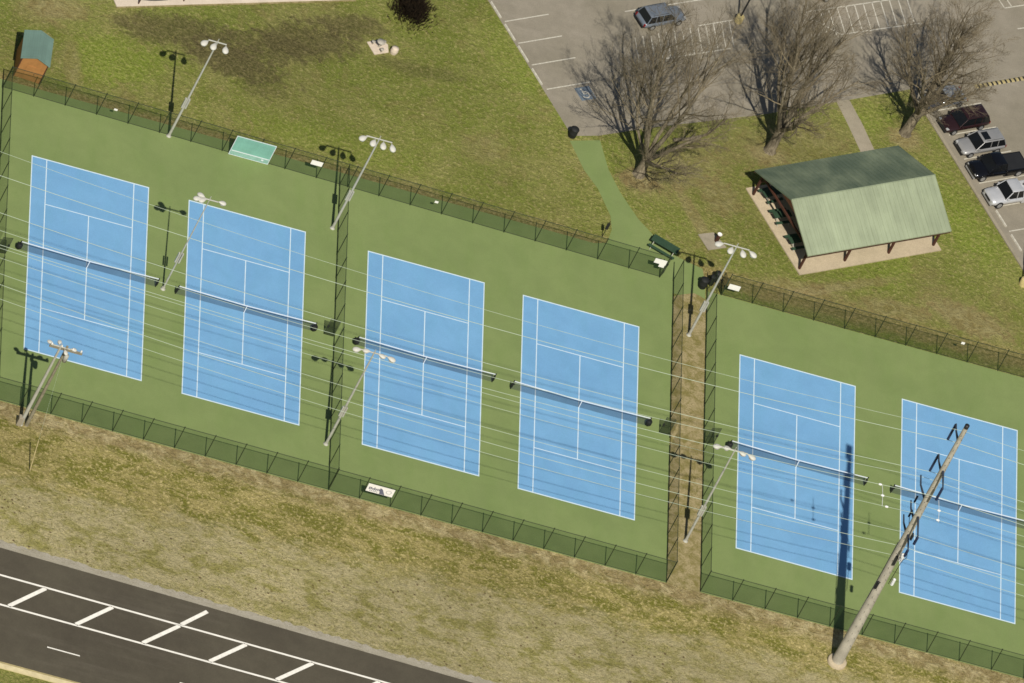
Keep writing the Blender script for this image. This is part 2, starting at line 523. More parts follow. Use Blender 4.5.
def ragged(poly, step, amp, closed=True):
    """subdivide a polygon's outline and shake it"""
    out = []
    n = len(poly)
    for i in range(n):
        a, b = Vector(poly[i][:2]), Vector(poly[(i + 1) % n][:2])
        k = max(1, int((b - a).length / step))
        t = Vector((-(b - a).y, (b - a).x)).normalized()
        for j in range(k):
            out.append(tuple(a.lerp(b, j / k) + t * random.uniform(-amp, amp)))
    return out

# ------------------------------------------------------------------ ground, courts, lot, road
Z = 0.006
struct('ground', MB().sheet([(-2500, -2500), (2500, -2500), (2500, 2500), (-2500, 2500)], 0), G['grass'])

FW, FM, FE, FN, FS = -51.0, -19.4, 12.05, 16.7, -20.7     # first enclosure: fence lines
SW, SN, SE = 15.22, 16.0, 48.6                             # second enclosure
struct('green_court_surface', MB().sheet([(-56, -20.72), (FE, -20.9), (FE, 14.6), (15.1, 14.6), (15.1, 16.9), (14.8, 18.6), (13.6, 18.9), (11.5, 19.5), (10.25, 20.95),
      (8.64, 22.59), (6.89, 25.28), (5.77, 27.61), (4.89, 31.0), (2.05, 29.9), (3.46, 26.77), (4.82, 24.9), (6.05, 22.01), (6.2, 20.34), (5.8, 18.6),
      (4.6, 18.1), (-10, 18.2), (-30, 18.3), (-47.3, 18.3), (-56, 18.3)], Z), G['green'])
struct('second_court_surface', MB().sheet([(SW + 0.03, -20.9), (SE + 6, -20.7), (SE + 6, SN), (SW + 0.03, SN)], Z), G['green'])
struct('dirt_strip', MB().sheet(ragged([(FE + 0.02, -20.9), (SW, -20.9), (SW, 14.9), (FE + 2.0, 15.3), (FE + 0.02, 14.2)], 0.5, 0.06), Z + .004), G['dirt'])

COURTS = [(-48.0, 10.0), (-33.32, 9.81), (-16.53, 9.58), (-1.97, 9.37), (18.45, 9.34), (33.78, 9.35)]
CW, CH = 10.97, 23.77
for i, (cx, cy) in enumerate(COURTS):
    s = MB().sheet([(cx, cy), (cx, cy - CH), (cx + CW, cy - CH), (cx + CW, cy)], 2 * Z)
    s.f = [f[::-1] if False else f for f in s.f]
    struct('blue_court_surface', s, G['blue'])
    m = MB()
    z = 3 * Z
    w, b = 0.085, 0.12
    def ln(x0, x1, y0, y1):
        m.sheet([(x0, y0), (x1, y0), (x1, y1), (x0, y1)], z)
    x0, x1, y1, y0 = cx, cx + CW, cy, cy - CH
    ln(x0, x0 + w, y0, y1); ln(x1 - w, x1, y0, y1)
    ln(x0 + w, x1 - w, y1 - b, y1); ln(x0 + w, x1 - w, y0, y0 + b)
    sx0, sx1 = x0 + 1.37, x1 - 1.37
    ln(sx0, sx0 + w, y0 + b, y1 - b); ln(sx1 - w, sx1, y0 + b, y1 - b)
    mid = (y0 + y1) / 2
    ln(sx0 + w, sx1 - w, mid + 6.4 - w, mid + 6.4); ln(sx0 + w, sx1 - w, mid - 6.4, mid - 6.4 + w)
    ln((x0 + x1) / 2 - w / 2, (x0 + x1) / 2 + w / 2, mid - 6.4 + w, mid + 6.4 - w)
    struct('court_lines', m, G['line'])

# parking lot: sheets, kerb, paint
struct('parking_lot', MB().sheet(Lp((0, 0), (2.6, -0.45), (8, -0.55), (20, -1.2), (30, -1.2), (36.5, -1.2), (36.4, -60), (130, -60), (130, 90), (-0.1, 90)), Z), G['lot'])
struct('walkway', MB().sheet(Lp((28.2, -1.15), (27.9, -4), (27.2, -9.2), (28.7, -9.2), (29.4, -4), (29.6, -1.15)), Z * 2), G['concrete_grey'])
kb = MB()
for (a, b_) in (((36.40, -60), (36.55, -1.25)),):
    kb.prism(Lp((36.2, -60), (36.5, -60), (36.5, -1.3), (36.2, -1.3)), 0, 0.13)
struct('kerb', kb, G['concrete_grey'])

pl = MB()
def pline(x0, y0, x1, y1, w=0.11, mb=pl, z=2 * Z):
    a, b = L(x0, y0), L(x1, y1)
    d = (b - a).normalized(); t = Vector((-d.y, d.x, 0)) * w / 2
    mb.sheet([a + t, a - t, b - t, b + t], z)
for yy in (13.6, 11.0, 8.4, 5.5):
    pline(0.35, yy, 5.1, yy)
for k in range(7):
    pline(37.3, -4.0 - 2.88 * k, 42.5, -4.0 - 2.88 * k)
pline(12.8, 12.5, 21.3, 12.4)
pline(19.2, 9.6, 23.0, 9.6); pline(14.0, 6.65, 21.0, 6.55)
for k in range(13):
    x = 12.2 + k * 0.86
    pline(x, 9.5, x - 1.1, 6.7, .1)
pline(30.2, 9.15, 41.2, 8.9); pline(32.8, 6.05, 41.6, 5.8)
for k in range(11):
    x = 31.3 + k * 0.95
    pline(x + .9, 9.0, x + 0.1, 6.1)
pline(30.2, 9.15, 32.8, 6.05)
pline(50.8, 5.9, 53.5, 5.85); pline(50.8, 5.9, 50.7, 8.6); pline(51.6, 5.9, 51.5, 8.6); pline(50.8, 3.4, 54, 3.3)
struct('parking_lines', pl, G['lotline'])
hp = MB()
hp.sheet(Lp((3.1, 3.6), (4.7, 3.6), (4.7, 5.1), (3.1, 5.1)), 2 * Z)
hpo = struct('accessible_parking_symbol', hp, G['adablue'])
ws = MB()                                               # wheelchair user drawn in white paint
cx, cy = 3.85, 4.2
for k in range(10):
    a0, a1 = R(-160 + k * 28), R(-160 + (k + 1) * 28)
    ws.sheet(Lp((cx + .32 * math.cos(a0), cy + .32 * math.sin(a0)), (cx + .42 * math.cos(a0), cy + .42 * math.sin(a0)),
                (cx + .42 * math.cos(a1), cy + .42 * math.sin(a1)), (cx + .32 * math.cos(a1), cy + .32 * math.sin(a1))), 3 * Z)
for seg in (((3.72, 4.25), (3.72, 4.72)), ((3.72, 4.3), (4.12, 4.3)), ((4.12, 4.3), (4.28, 3.95)), ((3.72, 4.5), (4.0, 4.5))):
    a, b = L(*seg[0]), L(*seg[1]); d = (b - a).normalized(); t = Vector((-d.y, d.x, 0)) * 0.05
    ws.sheet([a + t, a - t, b - t, b + t], 3 * Z + 0.002)
ws.sheet([tuple(L(3.72 + .1 * math.cos(t), 4.86 + .1 * math.sin(t))) for t in [k * PI / 5 for k in range(10)]], 3 * Z)
ws.build('wheelchair_mark', G['lotline'], hpo)

# speed bump
sb = thing('speed_bump', L(45.5, -2.1), LA, 'yellow and black striped speed bump across the grey car park, right of the tree', 'speed bump')
bmp = MB(); bmk = MB()
prof = [(-0.22, 0.0), (-0.15, 0.04), (0, 0.055), (0.15, 0.04), (0.22, 0.0)]
def bump_seg(mb, x0, x1, lift):
    vs = [(x0, y, z + lift) for y, z in prof] + [(x1, y, z + lift) for y, z in prof]
    mb.add(vs, [(i, i + 1, 6 + i, 5 + i) for i in range(4)] + [(4, 3, 2, 1, 0), (5, 6, 7, 8, 9)])
x = -2.6
while x < 9:
    bump_seg(bmp, x, x + 0.3, Z + .003)
    bump_seg(bmk, x + 0.3, x + 0.5, Z + .003)
    x += 0.5
bmp.build('yellow_stripe', G['yellow'], sb)
bmk.build('black_stripe', G['trim'], sb)

# road
def ry_(x): return -38.3 - 0.02 * (x + 49)
def r1(x): return -41.55 - 0.012 * (x + 49)
def r2_(x): return -45.05 - 0.008 * (x + 49)
xs = [-200 + 8 * k for k in range(45)]
gv = ragged([(-150, ry_(-150) + 0.85), (150, ry_(150) + 0.85)], 0.35, 0.16)
gv = gv[:len(gv) // 2]
struct('gravel_shoulder', MB().sheet([(-150, ry_(-150) - 0.3), (150, ry_(150) - 0.3)] + gv[::-1], Z), G['gravel'])
struct('road', MB().sheet([(-200, -52.1), (160, -52.1), (160, ry_(160)), (-200, ry_(-200))], 2 * Z), G['road'])
rl = MB()
def rline(x0, y0, x1, y1, w):
    a, b = Vector((x0, y0, 0)), Vector((x1, y1, 0)); d = (b - a).normalized(); t = Vector((-d.y, d.x, 0)) * w / 2
    rl.sheet([a - t, b - t, b + t, a + t], 3 * Z)
rline(-200, r1(-200), 160, r1(160), 0.2)
rline(-200, r2_(-200), 160, r2_(160), 0.2)
for k in range(-6, 20):
    x = -45.0 + 6.17 * k
    if k == 2:
        rline(x + 2.45, r1(x) + 2.5, x + 0.1, r1(x) + 0.1, 0.36)
    rline(x - 0.05, r1(x) - 0.1, x - 3.35, r2_(x - 3.4) + .1, 0.36)
for k in range(-3, 8):
    rline(-44.7 + 12.2 * k, -48.6, -41.7 + 12.2 * k, -48.62, 0.13)
struct('road_markings', rl, G['roadline'])
struct('road_edge_stripe', MB().sheet([(-200, -52.05), (160, -52.05), (160, -51.8), (-200, -51.8)], 3 * Z), G['yellow'])
struct('median_kerb', MB().box(-200, 160, -52.62, -52.1, 0, 0.13), G['cream'])

# concrete pad at the top left
pa = Vector((-40.7, 31.0)); pd = Vector((math.cos(R(22)), math.sin(R(22)))); pn = Vector((-pd.y, pd.x))
pad = MB().prism([tuple(pa), tuple(pa + pd * 24), tuple(pa + pd * 24 + pn * 14), tuple(pa + pn * 14)], 0, 0.1)
struct('concrete_pad', pad, G['pad'])
struct('concrete_pad_border', MB().prism([tuple(pa - pn * .14 - pd * .1), tuple(pa - pn * .14 + pd * 24), tuple(pa - pn * .003 + pd * 24), tuple(pa - pn * .003 - pd * .1)], 0, 0.08), G['dirt'])
rb = thing('rope_barrier', (-38.65, 31.95, 0.1), R(24), 'dark rope slung between short posts along the edge of the pale concrete pad', 'rope barrier')
tops = []
for k in range(5):
    p = MB().cyl(0, 0, 0, 0.75, 0.06, n=8)
    p.add([(0.06 * math.cos(t), 0.06 * math.sin(t), 0.78) for t in [i * PI / 4 for i in range(8)]], [tuple(range(8))])
    p.build('post', G['woodred'], rb, (k * 4.6, 0.15, 0))
rope = []
for k in range(4):
    for j in range(9 if k == 3 else 8):
        t = j / 8
        rope.append((k * 4.6 + 4.6 * t, 0.15, 0.7 - 1.6 * t * (1 - t)))
MB().tube(rope, 0.04, 6).build('rope', G['trim'], rb)

# ------------------------------------------------------------------ fences
FH = 2.75
def fence(x0, y0, x1, y1, nseg, label, gaps=(), group='chain-link fences round the courts'):
    a, b = Vector((x0, y0, 0)), Vector((x1, y1, 0))
    Ln = (b - a).length
    ang = math.atan2(b.y - a.y, b.x - a.x)
    t = thing('chain_link_fence', a, ang, label, 'fence', group)
    post = MB().cyl(0, 0, 0, FH + 0.06, 0.04, n=8)
    post.lathe([(0.05, FH + 0.06), (0.055, FH + 0.09), (0.01, FH + 0.13)], n=8)
    first = None
    for k in range(nseg + 1):
        x = Ln * k / nseg
        if any(g0 + 0.1 < x < g1 - 0.1 for g0, g1 in gaps):
            continue
        if first is None:
            first = post.build('post', G['fence_post'], t, (x, 0, 0))
        else:
            c = first.copy(); COL.objects.link(c); c.parent = t; c.location = (x, 0, 0)
    segs, x = [], 0.0
    for g0, g1 in sorted(gaps):
        segs.append((x, g0)); x = g1
    segs.append((x, Ln))
    for z, nm in ((FH, 'top_rail'), (0.12, 'bottom_wire')):
        r = MB()
        for s0, s1 in segs:
            if nm == 'bottom_wire' or True:
                r.tube([(s0, 0, z), (s1, 0, z)], 0.028 if z > 1 else 0.02, 6)
        if gaps and nm == 'top_rail':
            for g0, g1 in gaps:
                r.tube([(g0, 0, FH), (g1, 0, FH)], 0.028, 6)
        r.build(nm, G['fence_post'], t)
    m = MB()
    for s0, s1 in segs:
        m.add([(s0, 0.05, 0.03), (s1, 0.05, 0.03), (s1, 0.05, FH), (s0, 0.05, FH)], [(0, 1, 2, 3)])
    for g0, g1 in gaps:
        m.add([(g0, 0.05, 2.15), (g1, 0.05, 2.15), (g1, 0.05, FH), (g0, 0.05, FH)], [(0, 1, 2, 3)])
    m.build('mesh', G['mesh'], t)
    return t

def fny(x): return 17.3 - (x + 51) * 1.2 / 61.8
fence(FW, 17.3, FE - 1.25, 16.1, 21, 'long dark chain-link fence between the first four courts and the lawn, north side')
fence(FW, FS, FE, FS - 0.15, 22, 'long dark chain-link fence between the first four courts and the road verge')
fence(FW + 0.02, 17.2, FW + 0.02, FS + .1, 13, 'dark chain-link fence at the left edge of the photo beside the first court', gaps=((19.6, 20.5),))
fence(FM, 16.6, FM - 0.1, FS + .1, 13, 'dark chain-link divider fence between the second and the third court', gaps=((18.6, 19.5),))
fence(FE, 16.1, FE, FS - .05, 13, 'dark chain-link fence left of the dirt strip, beside the fourth court', gaps=((19.4, 20.3),))
fence(SW, SN - .05, SW, FS - .1, 13, 'dark chain-link fence right of the dirt strip, beside the fifth court', gaps=((18.8, 19.7),))
fence(SW + 1.4, SN, SE, SN, 11, 'dark chain-link fence between the last two courts and the pavilion lawn')
fence(SW, FS - .15, SE, FS, 11, 'dark chain-link fence between the last two courts and the road verge')

# open gate leaves by the nets
def gate(x, y, label, ang):
    t = thing('gate', (x, y, 0), ang, label, 'gate', 'small gates standing open by the nets')
    MB().tube([(0, 0, 0.06), (0, 0, 2.05), (0.86, 0, 2.05), (0.86, 0, 0.06), (0, 0, 0.06)], 0.035, 6).tube([(0, 0, 1.05), (0.86, 0, 1.05)], 0.025, 6).build('frame', G['fence_post'], t)
    MB().add([(0.03, 0.02, 0.08), (0.83, 0.02, 0.08), (0.83, 0.02, 2.03), (0.03, 0.02, 2.03)], [(0, 1, 2, 3)]).build('mesh', G['gatemesh'], t)
    MB().box(0.74, 0.9, -0.06, 0.06, 0.95, 1.2).build('latch', G['trim'], t)
    return t
G['gatemesh'] = mat_mesh('gate_windscreen', (0.02, 0.03, 0.014, 1), 0.62)
gate(FM - 0.12, -2.05, 'open dark gate leaf in the divider fence between the second and third courts', PI)
gate(FE - 0.12, -2.9, 'open dark gate leaf of the fence left of the dirt strip', PI)
gate(SW + 0.12, -2.7, 'open dark gate leaf of the fence right of the dirt strip', R(15))
gate(FW + 0.1, -3.0, 'open dark gate leaf at the left edge of the photo', R(10))
gate(FE - 1.3, 16.05, 'open dark gate leaf at the court entrance where the green path ends', R(62))
gate(SW + 1.35, SN - 0.02, 'open dark gate leaf at the corner of the fifth court, beside the trash barrels', R(110))

# ------------------------------------------------------------------ nets
def net(i, cx, cy):
    ym = cy - CH / 2
    ordn = ['first', 'second', 'third', 'fourth', 'fifth', 'sixth'][i]
    t = thing('tennis_net', (cx + CW / 2, ym, 0), 0, 'black tennis net with white top band across the %s blue court from the left' % ordn, 'tennis net', 'tennis nets on the blue courts')
    hw = CW / 2 + 0.93
    for s in (-1, 1):
        p = MB().cyl(s * hw, 0, 0, 1.09, 0.05, n=10)
        p.lathe([(0.055, 1.09), (0.05, 1.13), (0.01, 1.15)], s * hw, 0, 10)
        o = p.build('post', G['black'], t)
        MB().box(s * hw - s * 0.06 - 0.07, s * hw - s * 0.06 + 0.07, -0.16, -0.05, 0.72, 0.92).build('winch', G['black'], o)
        rp = 0.27 if (i, s) in ((0, -1), (1, 1), (2, -1), (3, 1), (4, -1)) else 0.10
        MB().lathe([(rp * .7, 0.22), (rp, 0.32), (rp, 0.68), (rp * .7, 0.8)], s * hw, -0.02, 14).build('post_pad', G['black'], t)
    k = 24
    top = lambda x: 0.914 + 0.15 * (abs(x) / hw) ** 1.0
    m, b = MB(), MB()
    for j in range(k):
        xa, xb = -hw + 2 * hw * j / k, -hw + 2 * hw * (j + 1) / k
        m.add([(xa, 0, 0.03), (xb, 0, 0.03), (xb, 0, top(xb) - .04), (xa, 0, top(xa) - .04)], [(0, 1, 2, 3)])
        za, zb = top(xa), top(xb)
        b.add([(xa, -.02, za - .07), (xb, -.02, zb - .07), (xb, -.02, zb), (xa, -.02, za), (xa, .02, za - .07), (xb, .02, zb - .07), (xb, .02, zb), (xa, .02, za)],
              [(0, 1, 2, 3), (7, 6, 5, 4), (3, 2, 6, 7), (0, 4, 5, 1)])
    m.build('netting', G['net'], t)
    b.build('top_band', G['tape'], t)
    MB().box(-0.03, 0.03, -0.03, 0.03, 0.0, 0.925).build('centre_strap', G['tape'], t)
for i, (cx, cy) in enumerate(COURTS):
    net(i, cx, cy)

# ------------------------------------------------------------------ light poles
def lamp_head(parent, x, y, z, yaw, sc=1.0):
    h = MB()
    # egg-shaped floodlight: narrow neck at the arm, wide mouth outward
    prof = [(a * sc, b * sc, c * sc) for a, b, c in [(0.0, 0.06, 0.06), (0.12, 0.14, 0.12), (0.3, 0.27, 0.17), (0.52, 0.34, 0.19), (0.72, 0.31, 0.17), (0.86, 0.2, 0.12), (0.92, 0.06, 0.05)]]
    n = 14
    vs, fs = [], []
    for u, hw, hh in prof:
        for k in range(n):
            t = 2 * PI * k / n
            vs.append((u, hw * math.cos(t), hh * math.sin(t) - 0.12 * u))
    for i in range(len(prof) - 1):
        for k in range(n):
            k2 = (k + 1) % n
            fs.append((i * n + k, i * n + k2, (i + 1) * n + k2, (i + 1) * n + k))
    h.add(vs, fs, True)
    h.add(vs[:n], [tuple(range(n))]); h.add(vs[-n:], [tuple(range(n - 1, -1, -1))])
    o = h.build('lamp_head', G['lamp'], parent, (x, y, z), yaw)
    g = MB().prism([(sc * (0.5 + 0.3 * math.cos(t)), sc * 0.27 * math.sin(t)) for t in [k * PI / 6 for k in range(12)]], -0.27 * sc, -0.23 * sc)
    g.build('lens', G['lens'], o)
    return o

def light_pole(x, y, h, heads, label, box_z=4.4, half=1.1, name='floodlight_pole', group='court floodlight poles', hs=.88, rp=.1):
    t = thing(name, (x, y, 0), 0, label, 'light pole', group)
    MB().tube([(0, 0, 0), (0, 0, h * .5), (0, 0, h)], [rp * 1.3, rp, rp * .7], 12).build('pole', G['galv'], t)
    MB().lathe([(0.24, 0.0), (0.24, 0.05), (0.15, 0.09), (0.14, 0.25)], n=12).build('base_plate', G['galv'], t)
    bar = MB().tube([(-half - 0.1, 0, h - 0.12), (half + 0.1, 0, h - 0.12)], 0.065, 8)
    bar.cyl(0, 0, h, h + 0.3, 0.04, n=8)
    bar.build('crossbar', G['galv'], t)
    if box_z:
        for s in (-1, 1):
            MB().box(s * 0.17 - 0.07, s * 0.17 + 0.07, -0.11, 0.11, box_z - 0.6, box_z + 0.6).build('ballast_box', G['galv'], t, bevel=0.02)
    for hd in heads:
        hx, yaw = hd[:2]
        k_ = hd[2] if len(hd) > 2 else hs
        a = R(yaw)
        o = MB().tube([(hx, 0, h - 0.12), (hx + 0.28 * math.cos(a), 0.28 * math.sin(a), h - 0.10)], 0.035, 6).build('head_arm', G['galv'], t)
        lamp_head(t, hx + 0.26 * math.cos(a), 0.26 * math.sin(a), h - 0.10, a, k_)
    return t
light_pole(-35.4, 16.95, 12.7, [(-0.7, 225), (-0.1, 250), (0.8, 268)], 'light pole with three floodlights on the fence line left of the teal banner', half=.75)
light_pole(-19.9, 11.15, 12.1, [(-0.95, 215), (-0.3, 250), (0.4, 270), (1.1, 285)], 'light pole with four floodlights beside the top end of the divider fence')
light_pole(-35.4, -1.9, 12.1, [(-0.55, 200), (-0.25, 150), (-.1, 205), (0.6, 5)], 'thin light pole between the nets of the first and second courts', box_z=4.2, half=.7, hs=.78, rp=.065)
light_pole(13.65, 10.0, 12.1, [(-1.0, 200), (-0.3, 250), (0.45, 285), (1.0, 325)], 'light pole with four floodlights at the top of the dirt strip', box_z=3.9)
light_pole(-19.85, -15.3, 12.4, [(-0.95, 190, .85), (-0.1, 178, .75), (0.15, 350, .75), (1.0, 345, .85)], 'light pole with four floodlights beside the lower end of the divider fence', half=1.1, hs=.88, rp=.1)
light_pole(13.75, -15.2, 12.4, [(-0.95, 185, .85), (-0.1, 175, .75), (0.15, 350, .75), (1.0, 340, .85)], 'light pole with four floodlights at the lower end of the dirt strip', half=1.1, box_z=4.1, hs=.88, rp=.1)
c = light_pole(-48.0, -22.9, 10.5, [(-0.5, 150), (-0.2, 80), (0.7, 10), (0.3, 290)], 'pale light pole with white lamps beside the wooden pole at lower left', box_z=None, group=None, hs=.6, rp=.14, half=.8)
MB().box(-0.42, 0.02, -0.32, 0.2, 0.02, 1.0).build('control_cabinet', G['concrete_grey'], c, bevel=0.03)
# wooden utility pole beside it
up_ = thing('utility_pole', (-47.45, -22.85, 0), 0, 'brown wooden utility pole with one crossarm beside the pale light pole at lower left', 'utility pole')
MB().tube([(0, 0, 0), (0, 0, 10.6)], [0.17, 0.11], 10).build('pole', G['wood'], up_)
MB().box(-1.5, 1.5, -0.07, 0.07, 10.05, 10.28).build('crossarm', G['wood'], up_)
for x in (-1.35, -0.45, 0.6, 1.35):
    MB().lathe([(0.04, 10.28), (0.1, 10.34), (0.05, 10.4), (0.11, 10.46), (0.04, 10.55)], x, 0, 10).build('insulator', G['white'], up_)
MB().lathe([(0.05, 8.75), (0.2, 8.8), (0.22, 9.35), (0.2, 9.6), (0.05, 9.65)], 0.32, -0.05, 14).build('transformer', G['galv'], up_)
# guy wire with its guard
gw = thing('guy_wire', (-46.98, -28.32, 0), 0, 'slanting guy wire with a yellow guard staked in the grass below the corner light pole', 'guy wire')
gd = Vector((-47.45 + 46.98, -22.9 + 28.32, 9.6))
MB().tube([(0, 0, 0), gd], 0.006, 5).build('wire', G['wire'], gw)
MB().tube([gd * 0.01, gd * 0.27], 0.05, 8).build('guard', G['yellow'], gw)

# lamp posts of the car park on yellow bases
def lot_lamp(p, label):
    t = thing('parking_lot_lamp', p, LA, label, 'lamp post', 'car park lamp posts on yellow bases')
    MB().lathe([(0.36, 0.0), (0.36, 0.72), (0.32, 0.78), (0.1, 0.79)], n=16).build('base', G['yellowbase'], t)
    MB().tube([(0, 0, 0.78), (0, 0, 9)], [0.09, 0.06], 10).build('pole', G['trim'], t)
    MB().tube([(0, 0, 8.9), (0.9, 0, 9.05)], 0.04, 8).build('arm', G['trim'], t)
    MB().box(0.8, 1.5, -0.18, 0.18, 8.95, 9.12).build('lamp_head', G['trim'], t, bevel=0.03)
G['yellowbase'] = simple('yellow_concrete_base', rgb(206, 188, 128, .9), 0.8, var=0.2)
lot_lamp(L(23.4, 9.35), 'dark lamp post on a yellow base beside the hatched bays up top')
lot_lamp((45.05, 27.5, 0), 'dark lamp post on a yellow base in the grass at the right edge')

# ------------------------------------------------------------------ tall transmission pole and its lines
PX, PY = 28.05, -24.95
tp = thing('transmission_pole', (PX, PY, 0), 0, 'very tall tapering grey steel power pole on a round concrete footing at lower right', 'power pole')
MB().tube([(0, 0, 0.3), (0, 0, 11), (0, 0, 22), (0, 0, 32.1)], [0.54, 0.41, 0.30, 0.2], 12).build('pole', G['steel'], tp)
MB().lathe([(0.205, 31.75), (0.215, 32.12), (0.03, 32.16)], n=12).build('top_cap', G['trim'], tp)
MB().lathe([(0.86, 0.0), (0.86, 0.3), (0.82, 0.33), (0.1, 0.33)], n=24).build('footing', G['concrete'], tp)
stp = MB()
for k in range(60):
    z = 3 + k * 0.49
    r = 0.54 - 0.34 * z / 32.1
    a = R(250 if k % 2 else 290)
    stp.tube([(r * .9 * math.cos(a), r * .9 * math.sin(a), z), ((r + .16) * math.cos(a), (r + .16) * math.sin(a), z)], 0.012, 4)
stp.build('step_bolts', G['trim'], tp)
def insul(x, y, z0, z1, r=0.13, mat='insul'):
    m = MB(); k = 12; prof = []
    for j in range(k):
        za = z1 + (z0 - z1) * j / k
        prof += [(r * .45, za), (r, za + (z0 - z1) / k * .4), (r * .45, za + (z0 - z1) / k * .8)]
    m.lathe(prof, x, y, 10)
    return m
def davit(z, dy, drop, dx=0.0, r=0.085, ins=True, rise=0.25):
    MB().tube([(dx * .2, math.copysign(0.25, dy), z), (dx, dy * .6, z + rise * .8), (dx, dy, z + rise)], [r * 1.4, r, r * .8], 8).build('arm', G['arm'], tp)
    if ins:
        insul(dx, dy, z + rise - 0.05, z + rise - drop).build('insulator', G['insul'], tp)
davit(29.85, 2.15, 2.1, dx=-.2, rise=0)
davit(25.75, 2.15, 2.25, dx=-.25, rise=0)
davit(26.2, -2.2, 1.7, rise=0)
davit(21.9, 2.9, 0.5, rise=0.1, ins=False, dx=-.5)
davit(19.2, 2.4, 0.5, ins=False, rise=0.0, dx=-.35)
davit(17.3, 2.4, 0.5, ins=False, rise=0.0, dx=-.3)
davit(17.7, -2.1, 0.9, rise=0.0)
davit(20.1, -2.7, 1.0, rise=0.0)
insul(0.15, 2.3, 17.3, 18.2, .1).build('insulator', G['insul'], tp)
insul(-0.15, 2.0, 19.5, 20.3, .1).build('insulator', G['insul'], tp)
insul(0.6, 0, 15.0, 14.1, .2, 'white').build('insulator', G['white'], tp)
insul(0.95, -.1, 11.9, 11.1, .16, 'white').build('insulator', G['white'], tp)
insul(-0.35, -.45, 11.4, 10.5, .13).build('cable_box', G['trim'], tp)
MB().box(-0.1, 0.1, -0.7, -0.42, 14.0, 15.0).box(0.38, 0.55, -0.2, 0.2, 17.0, 17.6).build('cable_bracket', G['trim'], tp)
riser = MB()
riser.tube([(0.1, -2.0, 17.3), (0.5, -1.4, 16.0), (0.55, -0.6, 14.8), (0.5, -0.5, 11.5)], 0.03, 6)
riser.tube([(0.2, 2.3, 17.4), (0.5, 1.2, 16.3), (0.5, 0.5, 15.3)], 0.03, 6)
riser.tube([(-0.5, -0.3, 16.5), (-0.5, -0.35, 9.0)], 0.03, 6)
riser.build('riser_cable', G['trim'], tp)

LINES = [  # plan y, sag curve, how to tell it apart, radius, insulated dead ends
    (-24.95, 0.001, 0.06878, 31.307, 'thin shield wire from the tip of the tall power pole, topmost of the overhead wires', 0.022, ()),
    (-22.8, 0.00089, 0.07121, 27.7, 'bright overhead wire hung from the upper left arm of the tall power pole', 0.034, ()),
    (-22.8, 0.00095, 0.0756, 23.44, 'overhead wire hung from the second left arm of the tall power pole', 0.032, ()),
    (-22.1, 0.00098, 0.09122, 21.9, 'overhead wire on the long bare arm below the insulators of the tall power pole', 0.026, ()),
    (-27.0, 0.00082, 0.07598, 24.79, 'overhead wire hung on the road side of the tall power pole', 0.03, (-5.1,)),
    (-22.9, 0.00065, 0.04777, 19.35, 'overhead wire with the middle white insulators beside the tall power pole', 0.026, (-2.95, 2.3)),
    (-25.2, 0.00075, 0.05625, 20.42, 'overhead wire with the lowest white insulators beside the tall power pole', 0.024, (-2.95, 1.8)),
    (-24.95, 0.00098, 0.06631, 17.6, 'overhead wire third from the bottom of the bundle crossing the courts', 0.026, ()),
    (-24.95, 0.0011, 0.07038, 15.87, 'overhead wire second from the bottom of the bundle crossing the courts', 0.03, ()),
    (-24.95, 0.00101, 0.06663, 14.56, 'lowest of the overhead wires crossing the courts', 0.026, ())]
for (yy, c2, c1, z0, lab, rad, ends) in LINES:
    pts = []
    for k in range(45):
        u = -115 + 115 * k / 44
        pts.append((u, 0, c2 * u * u + c1 * u))
    for k in range(1, 31):
        u = 60 * k / 30
        pts.append((u, 0, c2 * u * u - c1 * u))
    t = thing('power_line', (28.0, yy, z0), 0, lab, 'overhead wire', 'overhead wires of the power line')
    MB().tube(pts, rad * 0.64, 6).build('wire', G['wire'], t)
    for off in ends:
        a = abs(off)
        zz = c2 * a * a - c1 * a
        MB().tube([(off - .16, 0, zz), (off - .1, 0, zz), (off + .1, 0, zz), (off + .16, 0, zz)], [0.03, 0.1, 0.1, 0.03], 10).build('insulator', G['white'], t)
        if yy == -22.9:
            MB().tube([(off, -1.35, zz - .1), (off, 0, zz + .02), (off, 1.35, zz - .1)], 0.022, 6).build('spreader', G['white'], t)

# ------------------------------------------------------------------ pavilion
pv = thing('picnic_pavilion', L(0, 0), LA, 'open picnic pavilion with a pale green metal gable roof on timber posts', 'pavilion')
MB().box(13.85, 29.35, -19.2, -8.9, 0.0, 0.12).build('slab', G['concrete'], pv)
X0, X1, YS, YN, YR, ZE, ZR = 13.5, 29.2, -19.3, -9.1, -14.5, 2.85, 5.0
th = 0.12
def slope(ya, za, yb, zb):
    m = MB()
    m.add([(X0, ya, za), (X1, ya, za), (X1, yb, zb), (X0, yb, zb), (X0, ya, za - th), (X1, ya, za - th), (X1, yb, zb - th), (X0, yb, zb - th)],
          [(0, 1, 2, 3), (7, 6, 5, 4), (0, 4, 5, 1), (3, 2, 6, 7), (0, 3, 7, 4), (1, 5, 6, 2)])
    n = 34
    for k in range(n + 1):                              # standing seams
        x = X0 + 0.03 + (X1 - X0 - 0.06) * k / n
        m.add([(x - .015, ya, za), (x + .015, ya, za), (x + .015, yb, zb), (x - .015, yb, zb), (x - .015, ya, za + .035), (x + .015, ya, za + .035), (x + .015, yb, zb + .035), (x - .015, yb, zb + .035)],
              [(4, 5, 6, 7), (0, 4, 7, 3), (1, 2, 6, 5), (0, 1, 5, 4)])
    return m
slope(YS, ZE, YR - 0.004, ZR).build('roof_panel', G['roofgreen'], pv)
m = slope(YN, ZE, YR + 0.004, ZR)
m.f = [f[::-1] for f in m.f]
m.build('roof_panel', G['roofgreen'], pv)
